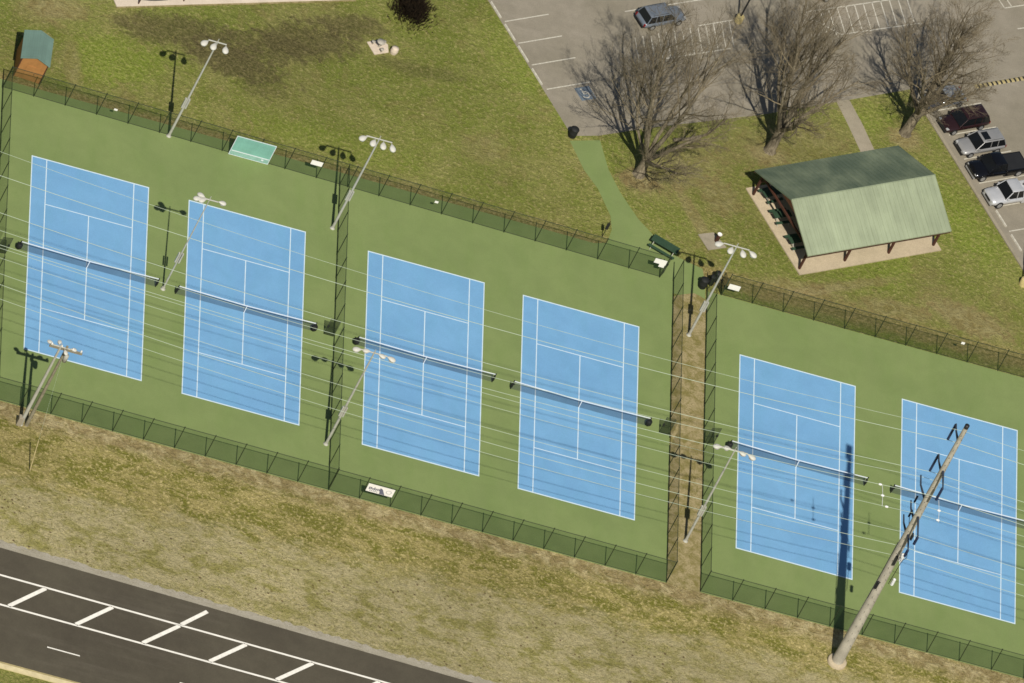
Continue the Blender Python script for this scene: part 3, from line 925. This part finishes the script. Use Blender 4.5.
MB().tube([(X0, YR, ZR + .02), (X1, YR, ZR + .02)], 0.06, 6).build('ridge_cap', G['roofgreen'], pv)
fc = MB()
fc.box(X0 + .05, X1 - .05, YS + 0.02, YS + 0.08, ZE - 0.3, ZE - 0.125); fc.box(X0 + .05, X1 - .05, YN - 0.08, YN - 0.02, ZE - 0.3, ZE - 0.125)
fc.build('fascia', G['woodred'], pv)
for xg in (14.85, 28.2):
    g = MB()
    g.add([(xg, YS + .5, ZE - .1), (xg, YN - .5, ZE - .1), (xg, YR, ZR - .22), (xg + .06, YS + .5, ZE - .1), (xg + .06, YN - .5, ZE - .1), (xg + .06, YR, ZR - .22)],
          [(0, 2, 1), (3, 4, 5), (0, 1, 4, 3), (1, 2, 5, 4), (2, 0, 3, 5)])
    g.build('gable', G['gable'], pv)
for xg in (14.15, 19.1, 23.9, 28.8):
    for yg in (-18.55, -9.75):
        p = MB().box(xg - .09, xg + .09, yg - .09, yg + .09, 0.12, ZE - 0.08 + (0.1 if yg < 0 else 0))
        o = p.build('post', G['woodred'], pv)
        s = 1 if yg < -14 else -1
        MB().tube([(xg, yg + .05 * s, 1.9), (xg, yg + .75 * s, ZE - .1)], 0.05, 4).build('brace', G['woodred'], o)
    MB().box(xg - .07, xg + .07, YS + .3, YN - .3, ZE - 0.36, ZE - 0.16).build('tie_beam', G['woodred'], pv)
for yg in (-18.55, -9.75):
    MB().box(X0 + .35, X1 - .3, yg - .08, yg + .08, ZE - 0.15, ZE + 0.05).build('wall_beam', G['woodred'], pv)

def picnic_table(p, rot, label, group='dark green picnic tables at the open end of the pavilion', ln_=1.8, mat='table'):
    t = thing('picnic_table', p, rot, label, 'picnic table', group)
    top = MB()
    for k in range(5):
        top.box(-ln_ / 2, ln_ / 2, -0.37 + k * .15, -0.37 + k * .15 + .135, 0.72, 0.76)
    top.build('table_top', G[mat], t)
    for s in (-1, 1):
        MB().box(-ln_ / 2, ln_ / 2, s * 0.72 - .14, s * 0.72 + .14, 0.43, 0.47).build('bench_seat', G[mat], t)
    for s in (-1, 1):
        x = s * (ln_ / 2 - .3)
        MB().tube([(x, -0.78, 0), (x, -0.2, 0.72)], 0.035, 6).tube([(x, 0.78, 0), (x, 0.2, 0.72)], 0.035, 6).tube([(x, -.8, .42), (x, .8, .42)], 0.03, 6).build('leg_frame', G['galv'], t)
    return t
picnic_table(L(15.5, -10.4, .12), LA + .1, 'dark green picnic table at the far corner of the pavilion slab, nearest the second tree')
picnic_table(L(15.2, -12.9, .12), LA - .05, 'dark green picnic table half under the middle of the pavilion gable')
picnic_table(L(15.2, -15.9, .12), LA, 'dark green picnic table half under the pavilion gable, nearest the tennis courts')

# ------------------------------------------------------------------ shed
sh = thing('shed', (-48.8, 19.05, 0), R(-4), 'small shed with orange siding and a blue-green metal roof at upper left', 'shed')
w_, dp, he, hr = 1.22, 3.3, 2.45, 2.95
b = MB()
prof_ = [(-w_, 0), (w_, 0), (w_, he), (0, hr), (-w_, he)]
b.add([(x, 0, z) for x, z in prof_] + [(x, dp, z) for x, z in prof_], [(0, 1, 2, 3, 4), (9, 8, 7, 6, 5), (0, 4, 9, 5), (1, 6, 7, 2), (0, 5, 6, 1)])
b.build('wall', G['orange'], sh)
tr_ = MB()
for x in (-w_ + .02, w_ - .02):
    tr_.box(x - .05, x + .05, -.03, -.002, 0, he - .05)
tr_.build('corner_trim', G['woodred'], sh)
for s in (-1, 1):
    m = MB()
    o_ = 0.14
    m.add([(0, -o_, hr + .06), (s * (w_ + .16), -o_, he - .01), (s * (w_ + .16), dp + o_, he - .01), (0, dp + o_, hr + .06),
           (0, -o_, hr + .01), (s * (w_ + .16), -o_, he - .07), (s * (w_ + .16), dp + o_, he - .07), (0, dp + o_, hr + .01)],
          [(0, 1, 2, 3), (7, 6, 5, 4), (0, 4, 5, 1), (2, 6, 7, 3), (1, 5, 6, 2)])
    for k in range(9):
        y = -o_ + (dp + 2 * o_) * (k + .5) / 9
        m.add([(0, y - .02, hr + .09), (s * (w_ + .16), y - .02, he + .02), (s * (w_ + .16), y + .02, he + .02), (0, y + .02, hr + .09)], [(0, 1, 2, 3)])
    m.build('roof_panel', G['roofblue'], sh)
d_ = MB().box(-.5, .5, -.045, -.005, 0.05, 1.75).build('door', G['orange'], sh)
MB().box(.36, .42, -.09, -.046, .85, .97).build('handle', G['trim'], d_)

# ------------------------------------------------------------------ banners and signs on the fences
def panel(name, x, y, w, z0, z1, label, mat, cat='sign', lean=0.0, group=None):
    t = thing(name, (x, y, 0), 0, label, cat, group)
    MB().box(0, w, -0.015, 0.015, z0, z1).build('board', mat, t)
    return t
tb = panel('banner', -29.8, 16.75, 3.65, 0.02, 2.45, 'large teal banner with a white border tied to the fence above the second court', G['teal'], 'banner')
fr = MB()
fr.box(-.02, 3.67, -.03, -.018, 0.03, .08); fr.box(-.02, 3.67, -.03, -.018, 2.4, 2.46); fr.box(-.02, .03, -.03, -.018, .08, 2.4); fr.box(3.62, 3.67, -.03, -.018, .08, 2.4)
fr.box(.08, 3.57, -.03, -.018, .56, .64)
fr.build('white_border', G['tape'], tb)
ft = MB().box(.08, 3.57, -.024, -.017, .16, .56).build('lower_band', simple('pale_teal_print', rgb(150, 190, 176, .9), 0.8), tb)
MB().box(2.95, 3.15, -.034, -.024, .28, .44).build('emblem', G['tape'], tb)
panel('sign', -22.7, FN - 0.1, 1.05, 1.63, 2.15, 'small plain white sign on the fence just left of the divider', G['signwhite'])
s2 = panel('sign', 9.6, 16.0, 1.1, 1.7, 2.25, 'white sign with a drop panel on the fence beside the court entrance', G['signwhite'])
MB().box(.55, 1.05, -0.014, 0.014, 1.35, 1.698).build('drop_panel', G['signwhite'], s2)
panel('sign', 16.8, SN - 0.1, 1.05, 1.1, 1.7, 'small white sign on the corner of the fence above the fifth court', G['signwhite'])
bn = panel('banner', -16.5, FS - 0.2, 2.45, 1.3, 2.25, 'white banner with grey print on the road-side fence under the third court', G['signwhite'], 'banner')
pr = MB()
rr = random.Random(3)
pr.add([(1.25, -.021, 1.33), (1.75, -.021, 1.33), (1.4, -.021, 1.95), (1.15, -.021, 2.05)], [(0, 1, 2, 3)])
for k in range(7):
    x = .18 + k * .15
    pr.box(x, x + .11, -.022, -.017, 1.62 + rr.uniform(-.03, .03), 1.88 + rr.uniform(-.06, .1))
for k in range(5):
    pr.box(.3 + k * .16, .4 + k * .16, -.022, -.017, 1.42, 1.52)
pr.build('print', G['signgrey'], bn)
cr_ = MB()
for k in range(16):
    a0, a1 = 2 * PI * k / 16, 2 * PI * (k + 1) / 16
    cr_.add([(2.0 + r * math.cos(a), -.021, 1.78 + r * .85 * math.sin(a)) for r, a in ((.2, a0), (.26, a0), (.26, a1), (.2, a1))], [(0, 1, 2, 3)])
cr_.build('round_emblem', simple('faint_grey_print', rgb(180, 180, 178, .9), 0.8), bn)
panel('sign', -41.0, 16.98, 0.32, 1.25, 1.45, 'tiny white plaque on the fence above the first court', G['signwhite'], group=None)
panel('sign', -10.9, 16.42, 0.32, 1.25, 1.48, 'tiny white plaque on the fence above the third court', G['signwhite'])
panel('sign', 38.5, SN - 0.08, 0.32, 2.1, 2.35, 'tiny white plaque on the fence above the sixth court', G['signwhite'])

# ------------------------------------------------------------------ small things round the entrance
st = picnic_table((11.0, 19.55, 0), R(-22), 'long dark green bench table beside the path at the court entrance', group=None, ln_=2.6)
st['category'] = 'bench table'
def barrel(p, label, r=0.3, h=0.92):
    t = thing('trash_barrel', p, 0, label, 'trash can', 'black trash barrels')
    MB().lathe([(r * .9, 0.0), (r, 0.1), (r, h * .45), (r * 1.04, h * .48), (r, h * .52), (r, h)], n=16).build('body', G['black'], t)
    MB().lathe([(r * 1.06, h), (r * 1.08, h + .05), (r * .8, h + .16), (r * .25, h + .2)], n=16).build('lid', G['black'], t)
barrel((14.75, 16.35, 0), 'black trash barrel at the top of the dirt strip, between the two fence corners', .38)
barrel((16.0, 17.6, 0), 'black trash barrel outside the corner gate of the fifth court')
barrel((15.55, 17.0, 0), 'black trash barrel behind the light pole, left of the one outside the corner gate', .28)
barrel(tuple(L(-0.05, 0.0)), 'black trash barrel at the corner of the car park where the green path starts', .38, .9)
sp = thing('signpost', (5.3, 19.12, 0), 0, 'dark slim post with a narrow flag-shaped plate beside the green path', 'post')
MB().cyl(0, 0, 0, 2.1, .035, n=8).build('post', G['trim'], sp)
MB().prism([(-.14, -.02), (.14, -.02), (.14, .02), (-.14, .02)], 1.05, 1.85).build('plate', G['trim'], sp)
fs_ = MB().prism([(14.3, 22.65), (15.75, 23.4), (17.0, 22.0), (15.3, 21.05)], 0, 0.07)
struct('fountain_slab', fs_, G['concrete_grey'])
df = thing('drinking_fountain', (16.0, 22.35, .07), R(30), 'pedestal drinking fountain with a pale bowl on the small concrete slab left of the pavilion', 'fountain')
MB().box(-.13, .13, -.13, .13, 0, .85).build('pedestal', G['woodred'], df, bevel=.02)
MB().lathe([(.1, .85), (.2, .93), (.23, 1.0), (.2, 1.02), (.14, .96), (.02, .95)], n=16).build('bowl', G['signwhite'], df)

# pad with a table on the lawn
gt = thing('game_table', (-16.05, 35.0, 0), R(30), 'white concrete pad with a small table and seat in the middle of the lawn', 'table')
MB().prism([(-0.95, -.75), (.55, -.75), (.95, .1), (.55, .75), (-.95, .75)], 0, 0.06).build('pad', G['pad'], gt)
MB().lathe([(.1, .06), (.08, .7), (.1, .72), (.38, .73), (.38, .78), (.02, .785)], -.1, 0, 14).build('table_top', G['steel'], gt)
for a in (20, 140, 260):
    MB().lathe([(.06, .06), (.06, .42), (.18, .43), (.18, .47), (.02, .475)], -.1 + .62 * math.cos(R(a)), .62 * math.sin(R(a)), 10).build('seat', G['steel'], gt)
lb = thing('barrel', (-14.75, 34.75, 0), 0, 'round cream barrel standing just right of the white pad on the lawn', 'barrel')
MB().lathe([(.3, 0), (.36, .25), (.36, .4), (.3, .62)], n=16).build('body', G['pad'], lb)
MB().lathe([(.32, .62), (.32, .66), (.05, .7)], n=16).build('lid', G['pad'], lb)
fl = MB().tube([(0, 0, .16), (1.3, .55, .2), (2.7, 1.5, .17), (3.1, 1.75, .14)], [.17, .15, .12, .06], 8)
fl.tube([(1.5, .65, .2), (1.9, 1.2, .35), (2.0, 1.6, .4)], [.06, .04, .02], 5)
tag(fl.build('fallen_log', G['bark'], loc=(11.75, 33.35, 0)), 'pale fallen branch lying in the grass right of the first tree', 'log')

# wheel stops
wsm = MB().add([(-.09, -.95, 0), (.09, -.95, 0), (.06, -.95, .13), (-.06, -.95, .13), (-.09, .95, 0), (.09, .95, 0), (.06, .95, .13), (-.06, .95, .13)],
               [(0, 1, 2, 3), (7, 6, 5, 4), (0, 4, 5, 1), (1, 5, 6, 2), (2, 6, 7, 3), (3, 7, 4, 0)])
w0 = wsm.build('wheel_stop', G['lotline'], loc=tuple(L(.15, 12.3, Z)), rot=LA)
tag(w0, 'white wheel stop on the left edge of the car park, second from the top', 'wheel stop', 'wheel stops along the car park edges')
def stop(x, y, lab):
    c = w0.copy(); COL.objects.link(c); c.location = L(x, y, Z); c['label'] = lab
stop(.15, 15.0, 'white wheel stop on the left edge of the car park, topmost of its row')
stop(.15, 9.7, 'white concrete wheel stop on the left edge of the car park, third bay down')
stop(.12, 7.0, 'white concrete wheel stop on the left edge of the car park, lowest of its row')
stop(37.25, -16.9, 'white concrete wheel stop in the empty bay next below the silver pickup')
stop(37.25, -19.8, 'white concrete wheel stop two bays below the silver pickup')
stop(37.25, -22.6, 'white concrete wheel stop at the right edge near the yellow lamp base')

# ------------------------------------------------------------------ cars
def loft(sections, n=20, power=3.2):
    """sections: (x, half width, z low, z high) -> rounded shell"""
    m = MB(); vs, fs = [], []
    for (x, hw, z0, z1) in sections:
        for k in range(n):
            t = 2 * PI * (k + .5) / n
            c, s = math.cos(t), math.sin(t)
            q = (abs(c) ** power + abs(s) ** power) ** (-1 / power)
            vs.append((x, hw * c * q, (z0 + z1) / 2 + (z1 - z0) / 2 * s * q))
    for i in range(len(sections) - 1):
        for k in range(n):
            k2 = (k + 1) % n
            fs.append((i * n + k, i * n + k2, (i + 1) * n + k2, (i + 1) * n + k))
    m.add(vs, fs, True)
    m.add(vs[:n], [tuple(range(n))]); m.add(vs[-n:], [tuple(range(n - 1, -1, -1))])
    return m

def car(p, rot, label, mat, kind='suv', ln_=4.6, wd=1.85, ht=1.65, cat='car', name='parked_car', sunroof=False, group='cars parked in the grey car park'):
    """nose points along -x of the car"""
    t = thing(name, p, rot, label, cat, group)
    h, w = ln_ / 2, wd / 2
    zb, zh = 0.28, ht * .58                            # sill and belt height
    zhood = zh - 0.06
    if kind == 'pickup':
        sec = [(-h, w * .72, .42, zhood - .22), (-h + .08, w * .9, .34, zhood - .1), (-h + .4, w * .98, zb, zhood - .02), (-h + 1.5, w, zb, zhood + .03), (-h + 3.2, w, zb, zhood + .03), (-h + 3.25, w * .99, zb, zhood + .02)]
    else:
        sec = [(-h, w * .62, .42, zhood - .3), (-h + .1, w * .84, .32, zhood - .18), (-h + .35, w * .95, zb, zhood - .09), (-h + 1.1, w, zb, zhood),
               (0, w, zb, zh), (h - .9, w, zb, zh), (h - .3, w * .97, zb + .02, zh - .02), (h - .08, w * .88, .36, zh - .1), (h, w * .7, .42, zh - .25)]
    loft(sec).build('body', mat, t)
    if kind == 'pickup':
        bx0, bx1 = -h + 3.27, h
        bed = MB()
        bed.box(bx0, bx1, -w, -w + .1, zb, zhood + .05); bed.box(bx0, bx1, w - .1, w, zb, zhood + .05)
        bed.box(bx1 - .09, bx1 - .003, -w + .1, w - .1, zb, zhood + .05); bed.box(bx0, bx1 - .09, -w + .1, w - .1, zb, zb + .3)
        bed.build('cargo_bed', mat, t, bevel=.02)
        if sunroof:
            MB().box(bx0 + .02, bx1 - .1, -w + .05, w - .05, zhood - .02, zhood + .03).build('bed_cover', G['trim'], t)
        c0, c1, c2_, c3 = -h + 1.35, -h + 1.95, -h + 3.1, -h + 3.25
    elif kind == 'suv':
        c0, c1, c2_, c3 = -h + ln_ * .27, -h + ln_ * .42, h - .5, h - .18
    else:
        c0, c1, c2_, c3 = -h + ln_ * .29, -h + ln_ * .45, h - ln_ * .26, h - ln_ * .1
    zt = ht
    tw = w * .76
    lo = w * .93
    gl = MB()
    gl.add([(c0, -lo, zh - .02), (c3, -lo, zh - .02), (c3, lo, zh - .02), (c0, lo, zh - .02), (c1, -tw, zt - .05), (c2_, -tw, zt - .05), (c2_, tw, zt - .05), (c1, tw, zt - .05)],
           [(0, 1, 5, 4), (2, 3, 7, 6), (3, 0, 4, 7), (1, 2, 6, 5)])
    gl.build('windows', G['glass'], t)
    rf = loft([(c1 - .02, tw * .9, zt - .07, zt - .02), (c1 + .12, tw * 1.02, zt - .08, zt + .01), ((c1 + c2_) / 2, tw * 1.03, zt - .08, zt + .03), (c2_ - .12, tw * 1.02, zt - .08, zt + .01), (c2_ + .02, tw * .92, zt - .07, zt - .02)], 16, 5)
    ro = rf.build('roof', mat, t)
    if kind == 'suv' and sunroof:
        MB().box(c1 + .18, c1 + .85, -tw * .62, tw * .62, zt - .02, zt + .045).build('sunroof', G['glass'], ro)
    if kind == 'suv':
        for s in (-1, 1):
            MB().tube([(c1 + .3, s * tw * .88, zt + .05), (c2_ - .2, s * tw * .88, zt + .05)], .02, 5).build('roof_rail', G['trim'], ro)
    for s in (-1, 1):
        for (xa, xb) in ((c0, c1), (c3, c2_)):
            MB().tube([(xa, s * lo, zh - .03), (xb, s * tw, zt - .04)], .045, 5).build('pillar', mat, t)
        for f in ((.5,) if kind != 'suv' else (.38, .72)):
            xm = c1 + (c2_ - c1) * f
            MB().tube([(xm, s * (lo + .005), zh - .03), (xm, s * (tw + .005), zt - .04)], .035, 5).build('pillar', mat, t)
    wr = .34 if kind != 'pickup' else .4
    for xw in (-h + .85, h - .95):
        for s in (-1, 1):
            o = MB().tube([(xw, s * (w - .2), wr), (xw, s * (w + .015), wr)], wr, 18).build('tyre', G['tyre'], t)
            MB().tube([(xw, s * (w + .0), wr), (xw, s * (w + .03), wr)], wr * .62, 12).build('rim', G['rim'], o)
    for s in (-1, 1):
        MB().box(-h + .02, -h + .3, s * w * .68 - .12, s * w * .68 + .12, zhood - .3, zhood - .17).build('headlight', G['lens'], t, bevel=.03)
        MB().box(h - .14, h + .005, s * w * .8 - .07, s * w * .8 + .07, zh - .4, zh - .12).build('tail_light', G['tail'], t)
        MB().box(c0 + .12, c0 + .32, s * (w + .02) - .09, s * (w + .02) + .09, zh - .02, zh + .13).build('mirror', mat, t, bevel=.03)
    MB().box(-h - .02, -h + .05, -w * .45, w * .45, .5, zhood - .25).build('grille', G['trim'], t)
    MB().box(-h - .04, -h + .12, -w * .8, w * .8, .3, .46).build('front_bumper', G['trim'] if kind != 'pickup' else G['rim'], t, bevel=.02)
    MB().box(h - .1, h + .05, -w * .8, w * .8, .36, .52).build('rear_bumper', G['trim'] if kind != 'pickup' else G['rim'], t, bevel=.02)
    return t
silver = paint('silver_car_paint', (0.42, 0.41, 0.39, 1), .5, .35)
bright = paint('bright_silver_paint', (0.62, 0.62, 0.62, 1), .4, .35)
blackp = paint('black_car_paint', (0.006, 0.006, 0.007, 1), .2, .2)
maroon = paint('dark_maroon_paint', (0.028, 0.012, 0.012, 1), .2, .2)
bluegr = paint('blue_grey_car_paint', (0.19, 0.215, 0.245, 1), .3, .35)
greycar = paint('grey_car_paint', (0.40, 0.41, 0.40, 1), .4, .35)
darkgrey = paint('dark_grey_car_paint', (0.05, 0.05, 0.055, 1), .3, .3)
redcar = paint('brown_red_car_paint', (0.10, 0.03, 0.02, 1), .3, .3)
A = LA
car(L(38.6, -3.2), A + R(3), 'grey car half hidden under branches, next to the dark maroon car', greycar, 'sedan', 4.5, 1.8, 1.42)
car(L(39.2, -6.0), A + R(1), 'dark maroon car parked between the grey car and the silver SUV', maroon, 'suv', 4.8, 1.9, 1.65)
car(L(39.4, -8.8), A, 'silver SUV with a sunroof parked between the dark maroon car and the black pickup', silver, 'suv', 4.7, 1.88, 1.62, sunroof=True)
car(L(39.6, -11.6), A - R(1), 'black pickup truck parked between the two silver vehicles', blackp, 'pickup', 5.7, 1.98, 1.8, 'pickup truck', 'pickup_truck', sunroof=True)
car(L(39.55, -14.8), A - R(1), 'bright silver pickup truck at the right edge, lowest of the parked row', bright, 'pickup', 5.6, 1.95, 1.8, 'pickup truck', 'pickup_truck')
car(L(15.6, 10.9), A + PI + R(1), 'blue-grey SUV standing alone by the hatched bays at the top of the photo', bluegr, 'suv', 4.7, 1.85, 1.62)
car(L(52.9, 4.65 + 3.0), A, 'dark grey car cut off by the top right corner of the photo', darkgrey, 'sedan', 4.5, 1.8, 1.45)
car(L(34.6, 10.75), A + PI, 'brown-red car cut off by the top edge above the hatched bays', redcar, 'sedan', 4.5, 1.8, 1.4)

# ------------------------------------------------------------------ trees
def tree(p, Ht, spread, seed, label, name='bare_tree', big=6, lean=(0, 0), m1='bark', m2='twig', cat='tree', group='leafless trees by the car park', depth=5, r0=0.34, dens=1.0, fk=.18):
    rnd = random.Random(seed)
    t = thing(name, p, rnd.uniform(0, 6), label, cat, group)
    t.rotation_euler = (0, 0, 0)
    trunk, crown = MB(), MB()
    sides = [8, 6, 4, 3, 3, 3, 3]
    def jit(d, a):
        v = Vector((rnd.gauss(0, a), rnd.gauss(0, a), rnd.gauss(0, a * .7)))
        return (d + v).normalized()
    def branch(p, d, ln_, r, lvl):
        nseg = (6, 8, 6, 4, 3, 2)[lvl]
        pts, rad, dirs = [p.copy()], [r], [d.copy()]
        trop = (0.0, 0.05, 0.05, 0.04, 0.03, 0.0)[lvl]
        rend = r * .3
        for i in range(nseg):
            d = jit(d, (.05, .07, .09, .12, .15, .15)[lvl])
            d = (d + Vector((0, 0, trop))).normalized()
            p = p + d * (ln_ / nseg)
            pts.append(p.copy()); dirs.append(d.copy())
            rad.append(r + (rend - r) * (i + 1) / nseg)
        (trunk if lvl <= 1 else crown).tube(pts, rad, sides[lvl], cap=(lvl <= 1))
        if lvl >= depth:
            return
        nch = {1: 10, 2: 7, 3: 6, 4: 3}[lvl]
        nch = max(2, round(nch * dens))
        for c in range(nch):
            u = (.32 if lvl == 1 else .2) + (.68 if lvl == 1 else .8) * (c + rnd.random() * .8) / nch
            i = min(int(u * nseg), nseg - 1); f = u * nseg - i
            q = pts[i].lerp(pts[i + 1], min(f, 1))
            dd = dirs[min(i + 1, nseg)]
            ax = dd.cross(Vector((rnd.gauss(0, 1), rnd.gauss(0, 1), rnd.gauss(0, 1)))).normalized()
            an = R(rnd.uniform(22, 48))
            nd = (Matrix.Rotation(an, 3, ax) @ dd).normalized()
            if nd.z < .12: nd.z = .12 + abs(nd.z) * .5
            branch(q, nd, ln_ * rnd.uniform(.38, .62) * (1.2 - .6 * u), max(.0095, (r + (rend - r) * u) * rnd.uniform(.4, .6)), lvl + 1)
    fork = Ht * fk
    tp_ = [Vector((0, 0, -.05)), Vector((0, 0, .35)), Vector((lean[0] * .4, lean[1] * .4, fork * .6)), Vector((lean[0], lean[1], fork))]
    trunk.tube(tp_, [r0 * 1.5, r0 * 1.15, r0, r0 * .95], 10)
    for k in range(6):                                   # root flare
        a = k * PI / 3 + rnd.uniform(-.3, .3)
        trunk.tube([(0, 0, .45), (.4 * math.cos(a), .4 * math.sin(a), .1), (.65 * math.cos(a), .65 * math.sin(a), -.04)], [r0 * .6, r0 * .35, .04], 5)
    for k in range(big):
        a = 2 * PI * k / big + rnd.uniform(-.35, .35)
        el = R((rnd.uniform(44, 54), rnd.uniform(76, 86), rnd.uniform(56, 68))[k % 3])
        d = Vector((math.cos(a) * math.cos(el) * spread, math.sin(a) * math.cos(el) * spread, math.sin(el))).normalized()
        q = tp_[-1] - Vector((lean[0], lean[1], 0)) * .3 - Vector((0, 0, rnd.uniform(.1, fork * .4)))
        branch(q, d, (Ht - fork) * (.66 if el < .96 else 1.0) * rnd.uniform(.86, 1.0), r0 * rnd.uniform(.42, .62), 1)
    trunk.build('trunk', G[m1], t)
    crown.build('crown', G[m2], t)
    return t
tree((8.6, 28.1, 0), 16.8, 1.35, 5, 'bare spreading tree beside the green path, leftmost of the leafless trees', big=8, r0=.42, fk=.12)
tree((20.9, 35.5, 0), 16.5, 1.4, 31, 'bare tree behind the left end of the pavilion, between the other leafless trees', big=8, r0=.42)
tree((33.7, 42.3, 0), 15.0, 1.05, 37, 'bare tree nearest the parked cars, rightmost of the leafless trees', big=8, r0=.42, lean=(.3, 0), fk=.22)

# dark thicket at the top edge
tk = thing('thicket', (-13.2, 39.6, 0), 0, 'black-brown leafless thicket at the top edge of the photo', 'bush')
tw_ = MB(); rnd = random.Random(5)
for k in range(1300):
    a, r = rnd.uniform(0, 2 * PI), abs(rnd.gauss(0, 1.0))
    bx, by = r * math.cos(a) * 1.05, r * math.sin(a) * 1.3 + .9
    hgt = rnd.uniform(.3, 1.7) * max(.25, 1.1 - r / 2.6)
    d = Vector((math.cos(a) * rnd.uniform(0, .9), math.sin(a) * rnd.uniform(0, .9), 1)).normalized()
    q = Vector((bx, by, 0)); e = q + d * hgt * .6; g_ = e + (d + Vector((rnd.gauss(0, .6), rnd.gauss(0, .6), 0))).normalized() * hgt * .5
    tw_.tube([q, e, g_], [.035, .025, .01], 3, cap=False)
tw_.build('stems', G['thicket'], tk)

# tufts of longer dry grass: countless, one object
tf = MB(); rnd = random.Random(9)
def tuft(x, y, h, n):
    for k in range(n):
        a = rnd.uniform(0, 2 * PI); w = .02
        bx, by = x + rnd.gauss(0, .06), y + rnd.gauss(0, .06)
        ex, ey = bx + math.cos(a) * h * .6, by + math.sin(a) * h * .6
        tf.add([(bx - math.sin(a) * w, by + math.cos(a) * w, 0), (bx + math.sin(a) * w, by - math.cos(a) * w, 0), (ex, ey, h * rnd.uniform(.6, 1))], [(0, 1, 2)])
def free(x, y):
    if -20.95 < y < 18.4 and x < 48.6: return False
    if y < ry_(x) + .9: return False
    lx = (x - LO.x) * math.cos(LA) + (y - LO.y) * math.sin(LA); ly = -(x - LO.x) * math.sin(LA) + (y - LO.y) * math.cos(LA)
    if lx > -.3 and ly > -1.3 - (0 if lx > 4 else -1): return False
    if lx > 36.2: return False
    if 13.9 < lx < 29.8 and -19.4 < ly < -8.7: return False
    if 26.9 < lx < 29.8 and ly > -9.3: return False
    if 1.5 < x < 12 and 18 < y < 32 and abs((x - 3) - (30 - y) * .62) < 3.2: return False
    if y > 31 - .4 * 0 + (x + 40.7) * .4 and -41 < x < -18: return False
    if 14.0 < x < 17.2 and 20.9 < y < 23.6: return False
    return True
for k in range(16000):
    x, y = rnd.uniform(-51, 47), (rnd.uniform(-39, -20.8) if rnd.random() < .62 else rnd.uniform(18.4, 50))
    if free(x, y):
        tuft(x, y, rnd.uniform(.05, .16) * (1.3 if y < 0 else .9), 4)
o = tf.build('grass_tufts', G['blade'])
o['kind'] = 'stuff'; o['label'] = 'short dry and green grass tufts on the verge and the lawn'
